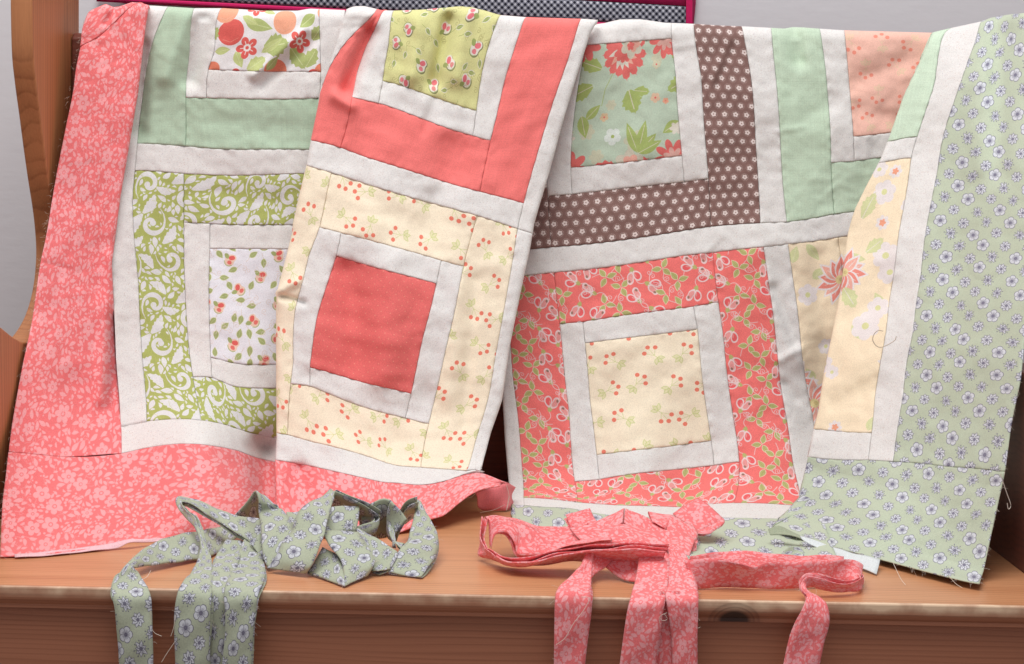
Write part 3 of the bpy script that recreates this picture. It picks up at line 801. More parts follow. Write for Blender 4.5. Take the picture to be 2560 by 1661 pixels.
prof = prof[:-3]
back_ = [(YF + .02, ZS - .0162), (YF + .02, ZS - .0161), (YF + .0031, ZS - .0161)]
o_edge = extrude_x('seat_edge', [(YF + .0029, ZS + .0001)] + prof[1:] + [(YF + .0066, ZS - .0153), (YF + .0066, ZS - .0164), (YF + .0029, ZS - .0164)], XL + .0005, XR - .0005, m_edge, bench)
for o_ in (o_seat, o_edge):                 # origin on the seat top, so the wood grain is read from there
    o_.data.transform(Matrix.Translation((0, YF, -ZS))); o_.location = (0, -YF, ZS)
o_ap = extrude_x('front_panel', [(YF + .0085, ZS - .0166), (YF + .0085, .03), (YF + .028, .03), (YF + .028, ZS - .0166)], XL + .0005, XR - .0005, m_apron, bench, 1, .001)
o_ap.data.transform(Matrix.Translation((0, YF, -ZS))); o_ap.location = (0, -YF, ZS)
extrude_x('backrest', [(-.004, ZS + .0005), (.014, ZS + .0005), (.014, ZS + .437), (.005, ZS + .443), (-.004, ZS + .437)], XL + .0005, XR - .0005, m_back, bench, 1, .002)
endp = [(-.03, .52), (-.10, .515), (-.139, .49), (-.141, .419), (-.131, .385), (-.117, .3556), (-.103, .325), (-.089, .297), (-.073, .268), (-.064, .245), (-.061, .222), (-.070, .195), (-.092, .172), (-.125, .156), (-.164, .148), (-.205, .156),
        (-.25, .170), (-.30, .182), (-.419, .184), (-.42, .172), (-.468, .145), (YF - .01, .10), (YF - .012, -.02), (YF - .012, -.419), (.03, -.419), (.03, .50), (.02, .52)]
sm_ = [tuple(v[:2]) for v in crom([(y, z, 0) for y, z in endp[1:20]], 4)]
endp = endp[:1] + sm_ + endp[20:]
o_l = extrude_x('end_panel', [(y, z + ZS) for y, z in endp], XL - .020, XL, m_end, bench, 1, .002)
o_l.data.polygons.foreach_set('use_smooth', [len(f.vertices) == 4 for f in o_l.data.polygons])
endr = [(.03, -.419), (.03, .40), (-.01, .40), (-.03, .34), (-.05, .24), (-.075, .19), (-.12, .162), (-.2, .156), (-.3, .160), (-.40, .155), (-.468, .135), (YF - .01, .09), (YF - .012, -.02), (YF - .012, -.419)]
extrude_x('end_panel', [(y, z + ZS) for y, z in endr], XR, XR + .020, m_back, bench, 1, .003)  # darker than the left panel: shade on this side is put into the wood colour

# ---------------------------------------------------------------- fabrics
M = dict(
    calico=cotton('coral_calico', pr_calico(), scale=1.3), sagef=cotton('sage_flower_print', pr_sage()),
    bind=cotton('green_binding_print', pr_sage(C3(180, 187, 163), C3(210, 212, 220), C3(88, 84, 106), 1.08, 7), scale=1.22),
    white=cotton('speckled_white', pr_white()), sage=cotton('plain_sage', pr_plain(C3(190, 212, 186), 1)), sage2=cotton('plain_pale_green', pr_plain(C3(210, 228, 204), 4)),
    sage3=cotton('plain_light_sage', pr_plain(C3(202, 221, 196), 14)), coral=cotton('plain_coral', pr_plain(C3(249, 130, 125), 2)), damask=cotton('green_scroll_print', pr_damask()), apples=cotton('apple_print', pr_apples()),
    lime=cotton('lime_rosebud_print', pr_limebuds()), wbuds=cotton('white_rosebud_print', pr_whitebuds()), vine=cotton('coral_vine_print', pr_vine(), scale=.92),
    berry=cotton('cream_berry_print', pr_berries(C3(251, 237, 211), 3)), peach=cotton('peach_berry_print', pr_berries(C3(248, 198, 180), 8, 1, C3(218, 212, 166)), fade=.38),
    dots=cotton('coral_pin_dot', pr_dots()), brown=cotton('brown_daisy_print', pr_brown()), teal=cotton('aqua_floral_print', pr_teal(), fade=.16),
    cream=cotton('cream_floral_print', pr_cream(), fade=.30), ging=cotton('gingham', pr_gingham()), pink=cotton('magenta_cotton', pr_plain(C3(214, 36, 104), 6)),
    lining=cotton('pale_wrong_side', pr_plain(C3(226, 232, 232), 7)), sageback=cotton('sage_wrong_side', pr_plain(C3(168, 176, 150), 10)), coralback=cotton('coral_wrong_side', pr_plain(C3(238, 130, 134), 9)))
m_thread, nt_, b_ = new_mat('thread_cream'); b_.inputs['Base Color'].default_value = lin((226, 212, 196)); b_.inputs['Roughness'].default_value = .8
m_thread2, nt_, b_ = new_mat('thread_tan'); b_.inputs['Base Color'].default_value = lin((206, 190, 168)); b_.inputs['Roughness'].default_value = .8

# ================================================================ coral-bordered quilt
q1 = empty('patchwork_quilt', (-.2, -.02, ZS + .44), 'patchwork quilt with coral floral border, left half of the bench back', 'quilt', 'patchwork quilts draped on the bench')
depL = [(400, 20, -.008), (800, 20, -.008), (400, 400, -.030), (750, 400, -.028), (400, 700, -.062), (650, 700, -.052), (340, 950, -.112), (690, 950, -.086),
        (310, 1130, -.178), (505, 1112, -.182), (600, 1135, -.150), (690, 1150, -.122), (50, 1130, -.243), (0, 1391, -.36), (230, 1370, -.34), (400, 1349, -.32), (690, 1300, -.22),
        (200, 50, -.012), (111, 600, -.105), (58, 910, -.188), (39, 1104, -.237), (285, 700, -.080), (180, 1143, -.222), (505, 1250, -.28)]
ctrL = [(345, 20, 420, 18), (345, 78, 392, 78), (345, 155, 369, 155), (345, 249, 356, 249), (345, 360, 344, 354), (345, 425, 338, 422), (345, 497, 332, 497), (345, 600, 336, 600),
        (345, 704, 346, 704), (345, 832, 352, 832), (345, 949, 361, 949), (345, 1055, 367, 1054),
        (465, 20, 486, 21), (465, 78, 476, 78), (465, 167, 470, 167), (465, 245, 465, 245), (465, 365, 464, 366), (465, 430, 460, 435), (465, 560, 460, 557), (465, 657, 460, 657),
        (465, 793, 466, 793), (465, 942, 482, 940), (465, 1055, 503, 1051),
        (525, 20, 554, 21), (525, 50, 542, 50), (525, 128, 536, 128), (525, 178, 521, 175), (525, 245, 517, 246), (525, 365, 544, 373), (525, 430, 544, 439), (525, 560, 525, 560), (525, 620, 525, 622),
        (525, 895, 527, 894), (525, 945, 530, 945), (585, 1055, 583, 1069), (410, 1055, 447, 1048),
        (800, 20, 799, 24), (800, 178, 802, 180), (800, 245, 800, 246), (770, 365, 773, 375), (760, 430, 758, 435), (735, 560, 734, 563), (725, 620, 723, 624), (690, 895, 690, 912),
        (690, 945, 692, 972), (690, 1055, 690, 1096), (585, 945, 583, 966), (800, 560, 800, 566), (800, 900, 800, 918), (800, 1055, 805, 1110),
        (285, 1115, 304, 1134), (465, 1115, 505, 1112), (530, 1115, 583, 1125), (640, 1115, 641, 1145), (690, 1115, 690, 1156), (800, 1115, 808, 1172), (10, 1115, 31, 1131), (150, 1115, 167, 1143),
        (0, 1375, 0, 1391), (70, 1375, 78, 1388), (230, 1375, 233, 1370), (310, 1375, 311, 1353), (405, 1375, 408, 1349), (520, 1375, 521, 1333), (690, 1375, 690, 1330), (5, 1240, 12, 1255),
        (285, 20, 362, 20), (285, 250, 298, 250), (285, 425, 280, 425), (285, 600, 276, 600), (285, 700, 281, 700), (285, 793, 286, 793), (285, 910, 291, 910), (285, 1055, 302, 1067)]
topL = [(-200, 20), (373, 14), (422, 17), (486, 21), (560, 21), (660, 27), (745, 27), (775, 22), (800, 23), (868, 26), (1000, 28)]
L_ = Cloth(q1, ctrL, depL, top=topL, tr=26, wav=.0011, seed=3,
           ridges=[(632, 190, 762, 74, 11, .0075), (656, 214, 786, 98, 13, -.006), (470, 30, 410, 190, 26, .009), (508, 50, 476, 200, 20, -.011), (356, 120, 345, 330, 20, -.014), (770, 30, 760, 120, 18, -.004),
                   (662, 1125, 664, 1300, 34, -.036), (500, 1120, 510, 1260, 70, .012), (480, 480, 690, 500, 24, -.002), (520, 300, 780, 330, 30, -.002), (500, 700, 640, 880, 40, .002), (260, 1190, 400, 1260, 30, -.004)])
L_.patch('sashing_strip', 285, 345, -18, 1055, M['white'], seams='LR')
L_.patch('outer_frame_strip', 345, 465, -18, 365, M['sage'], seams='LRB', label='plain sage green strip')
L_.patch('inner_frame_strip', 465, 525, -18, 245, M['white'])
L_.patch('centre_square', 525, 800, -18, 178, M['apples'], off=(-525, 30), label='white square printed with red apples and green leaves')
L_.patch('inner_frame_strip', 525, 800, 178, 245, M['white'])
L_.patch('inner_frame_strip', 800, 868, -18, 245, M['white'])
L_.patch('outer_frame_strip', 465, 868, 245, 365, M['sage'], label='plain sage green strip')
L_.patch('sashing_strip', 345, 845, 365, 430, M['white'])
L_.patch('outer_frame_strip', 345, 465, 430, 1055, M['damask'], label='leaf green strip with white scrolls')
L_.patch('outer_frame_strip', 465, 815, 430, 560, M['damask'], label='leaf green strip with white scrolls')
L_.patch('inner_frame_strip', 465, 525, 560, 945, M['white'])
L_.patch('inner_frame_strip', 525, 800, 560, 620, M['white'])
L_.patch('centre_square', 525, 790, 620, 895, M['wbuds'], off=(-530, -620), label='white square printed with coral rosebuds')
L_.patch('inner_frame_strip', 525, 780, 895, 945, M['white'])
L_.patch('outer_frame_strip', 465, 770, 945, 1055, M['damask'], label='leaf green strip with white scrolls')
L_.patch('sashing_strip', 285, 762, 1055, 1115, M['white'])
L_.patch('border_strip', 0, 735, 1115, 1375, M['calico'], seams='T')
# left border, its inner edge folded over
kr = [(16, 373), (97, 361), (233, 346), (369, 323), (486, 303), (600, 288), (657, 280), (720, 283), (793, 286), (910, 291), (1065, 303), (1133, 307)]
depK = [(x, y, d - .017 * max(0, min(1, (760 - y) / 350.))) for x, y, d in depL]
ctrK = [(75, -18, 222, 22), (70, 20, 206, 66), (60, 117, 198, 117), (55, 167, 187, 167), (40, 253, 171, 253), (25, 377, 148, 377), (15, 497, 128, 497), (5, 600, 111, 600), (2, 653, 101, 653),
        (0, 793, 82, 793), (0, 910, 58, 910), (10, 1115, 31, 1131), (150, 1115, 167, 1143), (285, 1115, 304, 1134), (285, 1065, 303, 1066), (285, 910, 292, 910), (285, 793, 287, 793), (285, 722, 285, 722),
        (150, 600, 205, 600), (150, 377, 240, 377), (150, 117, 278, 117), (150, 20, 288, 20), (150, 910, 180, 910), (150, 793, 190, 793)]
for y_, x_ in kr[:6]: ctrK.append((285, y_, x_ + 34 - max(0, (y_ - 450)) * .15, y_))
topK = [(190, 60), (206, 44), (229, 22), (264, 10), (283, 18), (297, 17), (330, 6), (352, 8), (373, 13), (460, 30)]
K_ = Cloth(q1, ctrK, depK, right=[(y, x) for y, x in kr], rr=[(0, 16), (500, 15), (620, 11), (700, 3), (740, .6), (1200, .6)], top=topK, tr=20, wav=.0011, seed=3, res=6.0,
           ridges=[(264, 60, 290, 20, 8, -.004), (101, 655, 180, 674, 3.0, -.0014), (276, 640, 250, 1000, 14, .006), (292, 800, 284, 1010, 24, -.009), (250, 760, 232, 1060, 3, .0012), (180, 960, 230, 1040, 40, -.006)])
k_cut = lambda q: np.maximum(-14.0, 158 - .642 * q)
k_left = lambda t: np.interp(t, [-18, 20, 60, 167, 253, 377, 497, 600, 653, 793], [75, 70, 64, 55, 40, 25, 15, 5, 2, 0])

K_.patch('border_strip', 0, 285, k_cut, 1115, M['calico'], seams='TB', left=k_left)
K_.patch('border_strip', 0, 262, -14, k_cut, M['calico'], seams='B', left=k_left)

# centre panel: the same quilt, folded forward over itself
ctrC = [(0, 25, 938, 31), (0, 115, 880, 90), (0, 200, 835, 150), (0, 300, 788, 242, 'u'), (0, 385, 742, 345, 'u'), (0, 445, 726, 402, 'u'), (0, 570, 682, 545, 'u'), (0, 890, 612, 880, 'u'), (0, 1075, 600, 1070, 'u'), (0, 1135, 598, 1138, 'u'),
        (-60, 25, 868, 26), (-60, 115, 830, 76, 'u'), (-60, 300, 728, 225, 'u'), (-60, 570, 622, 530, 'u'), (-60, 890, 552, 865, 'u'), (-60, 1135, 540, 1130, 'u'),
        (125, 25, 958, 29), (125, 75, 938, 70), (125, 134, 915, 117), (125, 185, 893, 180), (125, 260, 880, 243), (125, 385, 851, 370), (125, 445, 829, 433), (125, 570, 799, 569), (125, 645, 773, 638), (125, 700, 758, 700),
        (125, 778, 738, 778), (125, 890, 733, 905), (125, 950, 727, 960), (125, 1075, 719, 1088), (125, 1135, 717, 1155),
        (185, 25, 985, 27), (185, 115, 971, 117), (185, 200, 957, 203), (185, 260, 946, 259), (185, 385, 910, 392), (185, 445, 888, 452), (185, 570, 853, 583), (185, 630, 841, 640), (185, 772, 793, 793), (185, 890, 775, 919), (185, 950, 775, 966),
        (185, 1075, 775, 1104), (185, 1135, 778, 1166), (315, 200, 1075, 240), (315, 260, 1066, 302), (315, 630, 970, 678), (315, 890, 905, 956), (315, 950, 902, 1016), (315, 1135, 917, 1197),
        (445, 25, 1251, 39), (445, 68, 1227, 97), (445, 120, 1208, 167), (445, 200, 1191, 277), (445, 260, 1182, 340), (445, 385, 1140, 464), (445, 445, 1125, 521), (445, 570, 1103, 652), (445, 630, 1091, 710),
        (445, 770, 1056, 851), (445, 890, 1028, 985), (445, 950, 1014, 1046), (445, 1075, 995, 1165), (445, 1135, 990, 1208),
        (505, 25, 1315, 43), (505, 96, 1282, 136), (505, 146, 1262, 202), (505, 260, 1226, 352), (505, 385, 1200, 480), (505, 445, 1193, 540), (505, 570, 1159, 667), (505, 692, 1134, 793), (505, 805, 1107, 910), (505, 950, 1072, 1060), (505, 1075, 1052, 1169), (505, 1135, 1050, 1213),
        (630, 25, 1453, 47), (630, 100, 1422, 144), (630, 187, 1383, 256), (630, 266, 1352, 357), (630, 385, 1309, 509), (630, 445, 1294, 573), (630, 574, 1274, 696), (630, 768, 1239, 890), (630, 881, 1220, 999), (630, 990, 1189, 1104), (630, 1075, 1167, 1177), (630, 1135, 1150, 1190),
        (690, 25, 1503, 52, 'u'), (690, 385, 1366, 525, 'u'), (690, 445, 1352, 590, 'u'), (690, 768, 1297, 905, 'u'), (690, 1075, 1222, 1172, 'u'), (690, 1135, 1200, 1182),
        (760, 1135, 1272, 1208), (100, 1290, 700, 1335), (300, 1290, 870, 1345), (480, 1290, 1000, 1330), (560, 1290, 1080, 1297), (610, 1290, 1111, 1287), (660, 1290, 1150, 1256), (700, 1290, 1186, 1231), (760, 1290, 1250, 1216)]
clf = [(15, 868), (23, 866), (75, 850), (117, 838), (144, 828), (175, 819), (233, 800), (249, 798), (350, 777), (412, 766), (478, 750), (560, 732), (583, 730), (638, 716), (700, 700), (724, 694), (731, 688), (742, 690), (793, 690), (910, 690), (1096, 691), (1155, 688), (1200, 686), (1340, 690)]
crt = [(40, 1496), (50, 1495), (85, 1476), (194, 1441), (311, 1406), (427, 1375), (517, 1348), (560, 1336), (630, 1324), (735, 1301), (871, 1274), (1003, 1255), (1085, 1227), (1160, 1208), (1176, 1203), (1184, 1230), (1206, 1290), (1400, 1300)]
topC = [(800, 40), (868, 22), (885, 16), (911, 15), (955, 26), (985, 27), (1060, 24), (1100, 20), (1150, 16), (1180, 18), (1210, 26), (1251, 38), (1315, 43), (1453, 47), (1495, 50), (1560, 60)]
depC = [(870, 20, -.030), (1490, 50, -.030), (800, 400, -.064), (1380, 420, -.056), (740, 700, -.104), (1300, 730, -.092), (690, 1000, -.146), (1240, 1000, -.128), (690, 1150, -.180), (1200, 1178, -.176), (900, 1195, -.196),
        (700, 1330, -.27), (1080, 1296, -.262), (1270, 1210, -.19), (1000, 850, -.128), (1000, 500, -.078), (1150, 1250, -.222), (1186, 1231, -.215), (870, 1340, -.285)]
C_ = Cloth(q1, ctrC, depC, left=clf, lr=[(0, 9), (120, 9), (260, 17), (1000, 19), (1100, 10), (1160, 5), (1400, 5)], right=crt, rr=[(0, 9), (600, 11), (1080, 9), (1170, 1.0), (1400, .8)], top=topC, tr=22, wav=.0016, seed=21,
           ridges=[(925, 80, 866, 222, 18, -.017), (838, 240, 880, 266, 15, .008), (1122, 46, 1088, 200, 16, -.015), (1048, 60, 1030, 190, 22, .008), (1165, 40, 1145, 190, 24, .007), (1090, 250, 1060, 330, 14, -.003),
                   (1130, 380, 1080, 560, 40, -.008), (960, 380, 930, 560, 50, .006), (870, 680, 900, 900, 40, -.010), (980, 660, 960, 930, 44, .008), (800, 820, 990, 860, 20, .0016), (705, 742, 760, 758, 8, -.006), (700, 725, 745, 705, 10, .005),
                   (1150, 640, 1120, 1000, 26, .003), (1190, 700, 1160, 1060, 16, -.003), (840, 1120, 900, 1240, 40, .008), (750, 1180, 770, 1330, 26, -.012), (700, 1190, 705, 1300, 18, .010), (1000, 1120, 1050, 1260, 50, -.006), (1000, 230, 1200, 300, 16, .001)])
C_.patch('sashing_strip', -70, 0, 0, 480, M['white'], seams='R')
C_.patch('outer_frame_strip', 0, 125, 0, 385, M['coral'], label='plain coral strip')
C_.patch('inner_frame_strip', 125, 185, 0, 260, M['white'])
C_.patch('centre_square', 185, 445, 0, 200, M['lime'], off=(-185, 25), label='lime square printed with pink rosebuds')
C_.patch('inner_frame_strip', 185, 445, 200, 260, M['white'])
C_.patch('inner_frame_strip', 445, 505, 0, 260, M['white'])
C_.patch('outer_frame_strip', 125, 505, 260, 385, M['coral'], label='plain coral strip')
C_.patch('outer_frame_strip', 505, 630, 0, 385, M['coral'], label='plain coral strip')
C_.patch('sashing_strip', 630, 690, 0, 445, M['white'], seams='LB')
C_.patch('sashing_strip', 0, 630, 385, 445, M['white'])
C_.patch('outer_frame_strip', 0, 125, 445, 1075, M['berry'], label='pale yellow strip printed with red berries')
C_.patch('outer_frame_strip', 125, 505, 445, 570, M['berry'], label='pale yellow strip printed with red berries')
C_.patch('inner_frame_strip', 125, 185, 570, 950, M['white'])
C_.patch('inner_frame_strip', 185, 445, 570, 630, M['white'])
C_.patch('centre_square', 185, 445, 630, 890, M['dots'], label='coral square with tiny pale pin dots')
C_.patch('inner_frame_strip', 185, 445, 890, 950, M['white'])
C_.patch('inner_frame_strip', 445, 505, 570, 950, M['white'])
C_.patch('outer_frame_strip', 125, 505, 950, 1075, M['berry'], label='pale yellow strip printed with red berries')
C_.patch('outer_frame_strip', 505, 630, 445, 1075, M['berry'], label='pale yellow strip printed with red berries')
C_.patch('sashing_strip', 630, 690, 445, 1075, M['white'], seams='LB')
C_.patch('sashing_strip', 60, 690, 1075, 1135, M['white'], seams='TB')
C_.patch('border_strip', 90, 760, 1135, 1290, M['calico'], seams='T')
ribbon(q1, 'border_end', [((1186, 1231, 1290), (1196, 1268, 1288)), ((1215, 1223, 1284), (1205, 1276, 1284)), ((1245, 1214, 1280), (1240, 1277, 1280)), ((1270, 1208, 1276), (1270, 1275, 1276)), ((1287, 1218, 1266), (1284, 1258, 1266))], M['coralback'], 5, .002, .0006, 'curled end of the coral border')

ribbon(q1, 'border_hem', [((36, 1387, 1391), (37, 1394, 1395)), ((120, 1379, 1386), (120, 1389, 1390)), ((233, 1366, 1374), (233, 1377, 1379)), ((290, 1356, 1372), (292, 1371, 1376)), ((325, 1349, 1370), (322, 1358, 1374)), ((360, 1348, 1366), (360, 1357, 1368)), ((410, 1346, 1362), (410, 1352, 1364))], cotton('pale_pink_wrong_side', pr_plain(C3(244, 200, 206), 12)), 6, .0006, .0005, 'pale folded hem under the coral border')
# ================================================================ sage-bordered quilt
q2 = empty('patchwork_quilt', (.25, -.02, ZS + .44), 'patchwork quilt with sage green flower border, right half of the bench back', 'quilt', 'patchwork quilts draped on the bench')
depR = [(1500, 60, -.008), (1900, 70, -.008), (2300, 80, -.010), (1300, 500, -.022), (1700, 500, -.030), (2100, 500, -.032), (1300, 900, -.052), (1600, 900, -.066), (1900, 900, -.060), (1280, 1150, -.095), (1600, 1150, -.112), (1950, 1150, -.105),
        (1280, 1262, -.142), (1500, 1262, -.150), (1700, 1288, -.172), (1950, 1296, -.182), (1700, 1395, -.40), (1290, 1395, -.36), (2090, 1400, -.40), (2100, 800, -.052), (2200, 1200, -.125)]
ctrR = [(185, 0, 1464, 113), (185, 290, 1427, 420), (185, 350, 1430, 486), (445, 0, 1679, 97), (445, 145, 1692, 243), (445, 290, 1705, 390), (445, 350, 1711, 455),
        (505, -40, 1734, 60), (505, 100, 1753, 194), (505, 350, 1771, 447), (505, 475, 1777, 567), (630, -40, 1854, 66), (630, 45, 1870, 148), (630, 255, 1889, 350), (630, 475, 1901, 558), (630, 535, 1909, 618),
        (690, -40, 1928, 70), (690, 90, 1940, 194), (690, 250, 1951, 350), (690, 470, 1967, 551), (690, 535, 1971, 611), (815, -40, 2049, 72), (815, 70, 2064, 175), (815, 320, 2078, 412), (815, 475, 2086, 536),
        (875, -40, 2111, 76), (875, 90, 2122, 194), (875, 255, 2134, 342), (875, 315, 2136, 404), (875, 475, 2148, 528), (1000, -40, 2240, 80), (1000, 255, 2240, 330), (1000, 315, 2240, 390), (1000, 475, 2265, 515), (1135, -40, 2380, 85), (1135, 255, 2370, 318), (1135, 475, 2390, 500),
        (185, -40, 1470, 72), (0, -40, 1240, 80), (0, 290, 1245, 440), (0, 475, 1258, 632), (0, 535, 1262, 697), (0, 800, 1283, 949), (0, 910, 1297, 1061), (0, 1010, 1305, 1160), (0, 1185, 1309, 1245), (0, 1245, 1310, 1264),
        (-60, -40, 1185, 85, 'u'), (-60, 535, 1205, 705, 'u'), (-60, 850, 1228, 1003, 'u'), (-60, 952, 1238, 1104, 'u'), (-60, 1185, 1252, 1250, 'u'), (-60, 1245, 1256, 1262, 'u'),
        (125, 350, 1369, 490), (125, 475, 1378, 619), (125, 535, 1385, 682), (125, 660, 1399, 810), (125, 700, 1404, 851), (125, 875, 1422, 1026), (125, 1010, 1431, 1160), (125, 1060, 1437, 1204), (125, 1185, 1442, 1256),
        (185, 660, 1457, 805), (185, 720, 1463, 859), (185, 870, 1476, 1007), (185, 1000, 1492, 1138), (185, 1060, 1498, 1199), (445, 660, 1734, 767), (445, 720, 1744, 824), (445, 1000, 1778, 1102), (445, 535, 1720, 638), (445, 1060, 1785, 1164),
        (505, 535, 1782, 632), (505, 660, 1796, 756), (505, 810, 1815, 910), (505, 1060, 1848, 1155), (630, 690, 1932, 778), (630, 920, 1959, 1007), (630, 1070, 1983, 1160), (630, 1125, 1996, 1216), (630, 1185, 2003, 1265),
        (690, 690, 1994, 774), (690, 870, 2014, 949), (690, 965, 2033, 1046), (690, 1185, 2058, 1264), (385, 1185, 1700, 1268), (120, 1245, 1422, 1271), (385, 1245, 1700, 1288), (480, 1245, 1796, 1294), (595, 1245, 1946, 1297),
        (0, 1375, 1296, 1395), (385, 1375, 1720, 1398), (690, 1375, 2095, 1402), (690, 1245, 2060, 1300), (-50, 1375, 1262, 1395, 'u'), (815, 535, 2095, 595), (815, 800, 2128, 850), (815, 1185, 2190, 1262)]
topR = [(1100, 70), (1450, 66), (1511, 58), (1550, 47), (1600, 48), (1660, 57), (1738, 60), (1800, 64), (1854, 66), (1928, 70), (1960, 72), (1982, 68), (2010, 69), (2049, 72), (2111, 76), (2324, 82), (2460, 88)]
R_ = Cloth(q2, ctrR, depR, left=[(0, 1100), (600, 1200), (850, 1248), (1003, 1256), (1104, 1262), (1193, 1270), (1255, 1277), (1290, 1279), (1400, 1290)], lr=[(0, 10), (1000, 10), (1200, 8), (1260, 4), (1400, 3)], top=topR, tr=26, wav=.0013, seed=33,
           ridges=[(1600, 150, 1480, 330, 60, -.003), (1672, 130, 1690, 140, 30, -.002), (1835, 110, 1790, 220, 6, -.0022), (1822, 100, 1776, 215, 8, .0018), (1985, 75, 1995, 150, 20, -.009), (1940, 330, 2010, 318, 5, .0016), (2010, 300, 2080, 260, 26, -.003), (1690, 118, 1738, 112, 4, .0015),
                   (2150, 200, 2260, 150, 34, -.006), (2150, 280, 2250, 300, 22, -.003), (1880, 640, 1990, 900, 26, .004), (1935, 720, 1990, 860, 13, -.005), (1950, 900, 2000, 870, 10, .004), (1960, 960, 1990, 1000, 12, -.004), (2040, 640, 2060, 860, 26, -.005),
                   (1640, 860, 1500, 1000, 26, -.0025), (1560, 1080, 1700, 960, 24, .002), (1500, 880, 1560, 860, 16, .0015), (1750, 640, 1810, 590, 5, .0013), (1400, 900, 1420, 1100, 20, .002), (1430, 500, 1700, 470, 30, -.002)])
R_.patch('sashing_strip', 0, 445, -62, 0, M['white'], seams='RB')
R_.patch('inner_frame_strip', 125, 185, 0, 350, M['white'])
R_.patch('centre_square', 185, 445, 0, 290, M['teal'], off=(-185, 0), label='aqua square printed with coral blooms and green leaves')
R_.patch('inner_frame_strip', 185, 445, 290, 350, M['white'])
R_.patch('inner_frame_strip', 445, 505, -62, 350, M['white'])
R_.patch('outer_frame_strip', 0, 125, 0, 475, M['brown'], label='brown strip printed with white daisies')
R_.patch('outer_frame_strip', 125, 505, 350, 475, M['brown'], label='brown strip printed with white daisies')
R_.patch('outer_frame_strip', 505, 630, -62, 475, M['brown'], label='brown strip printed with white daisies')
R_.patch('sashing_strip', 630, 690, -62, 475, M['white'], seams='LRB')
R_.patch('outer_frame_strip', 690, 815, -62, 475, M['sage3'], label='plain sage green strip', seams='LRB')
R_.patch('inner_frame_strip', 815, 875, -62, 315, M['white'])
R_.patch('centre_square', 875, 1135, -62, 255, M['peach'], label='peach square printed with red berries')
R_.patch('inner_frame_strip', 875, 1135, 255, 315, M['white'])
R_.patch('outer_frame_strip', 815, 1135, 315, 475, M['sage3'], label='plain sage green strip')
R_.patch('sashing_strip', -60, 1000, 475, 535, M['white'], seams='TB')
R_.patch('sashing_strip', -62, 0, 535, 1245, M['white'], seams='R')
vl = 'coral strip printed with rosebuds on a vine'
R_.patch('outer_frame_strip', 0, 125, 535, 1185, M['vine'], label=vl)
R_.patch('outer_frame_strip', 125, 505, 535, 660, M['vine'], label=vl)
R_.patch('outer_frame_strip', 125, 505, 1060, 1185, M['vine'], label=vl)
R_.patch('outer_frame_strip', 505, 630, 535, 1185, M['vine'], label=vl)
R_.patch('inner_frame_strip', 125, 185, 660, 1060, M['white'])
R_.patch('inner_frame_strip', 185, 445, 660, 720, M['white'])
R_.patch('inner_frame_strip', 185, 445, 1000, 1060, M['white'])
R_.patch('inner_frame_strip', 445, 505, 660, 1060, M['white'])
R_.patch('centre_square', 185, 445, 720, 1000, M['berry'], label='pale yellow square printed with red berries')
R_.patch('sashing_strip', 630, 690, 535, 1185, M['white'])
R_.patch('sashing_strip', 0, 690, 1185, 1245, M['white'])
R_.patch('outer_frame_strip', 690, 815, 535, 1185, M['cream'], off=(-690, -330), label='cream strip printed with faded flowers')
R_.patch('inner_frame_strip', 815, 880, 535, 1185, M['cream'], off=(-690, -330), label='cream strip printed with faded flowers')
R_.patch('border_strip', -50, 690, 1245, 1375, M['sagef'], seams='T')

# right-hand fold of the sage quilt, drawn forward over the arm of the bench
ctrO = [(300, 70, 2379, 70), (300, 210, 2336, 210), (300, 350, 2293, 342), (300, 410, 2278, 396), (300, 583, 2247, 583), (300, 754, 2223, 754), (300, 890, 2204, 890), (300, 987, 2188, 987), (300, 1080, 2179, 1082), (300, 1150, 2170, 1151),
        (360, 50, 2453, 54), (360, 109, 2437, 109), (360, 218, 2398, 218), (360, 311, 2367, 311), (360, 427, 2344, 427), (360, 544, 2321, 544), (360, 696, 2301, 696), (360, 832, 2282, 832), (360, 987, 2258, 987), (360, 1090, 2242, 1085), (360, 1150, 2233, 1155),
        (222, 350, 2218, 355), (222, 410, 2204, 407), (160, 1080, 2036, 1073), (160, 1150, 2018, 1143), (172, 754, 2097, 754), (170, 583, 2121, 583), (165, 950, 2058, 950), (190, 480, 2163, 470), (255, 210, 2275, 206), (285, 90, 2340, 80),
        (640, 890, 2556, 893), (640, 949, 2550, 950), (640, 1065, 2527, 1065), (640, 1150, 2511, 1180), (640, 1210, 2499, 1236), (640, 1320, 2476, 1341), (640, 1395, 2457, 1430), (640, 1430, 2449, 1459),
        (640, 50, 2735, 50), (640, 311, 2650, 330), (640, 600, 2600, 610), (525, 1430, 2321, 1430), (410, 1430, 2204, 1399), (295, 1430, 2087, 1368), (215, 1430, 2010, 1346), (160, 1430, 1955, 1330), (130, 1430, 1926, 1319),
        (160, 1250, 1994, 1244), (160, 1300, 1972, 1271), (160, 1350, 1950, 1296), (360, 1290, 2207, 1285), (500, 50, 2560, 40), (500, 1150, 2370, 1167), (500, 890, 2400, 890)]
olf = [(60, 2345), (82, 2330), (148, 2301), (241, 2258), (342, 2223), (400, 2200), (466, 2165), (525, 2136), (583, 2119), (638, 2111), (715, 2103), (778, 2091), (832, 2080), (929, 2060), (1026, 2045), (1073, 2033), (1143, 2018), (1197, 2006), (1244, 1994), (1271, 1971), (1294, 1948), (1325, 1924), (1400, 1900)]
topO = [(2250, 100), (2328, 82), (2379, 70), (2453, 54), (2476, 45), (2520, 37), (2560, 33), (2700, 25)]
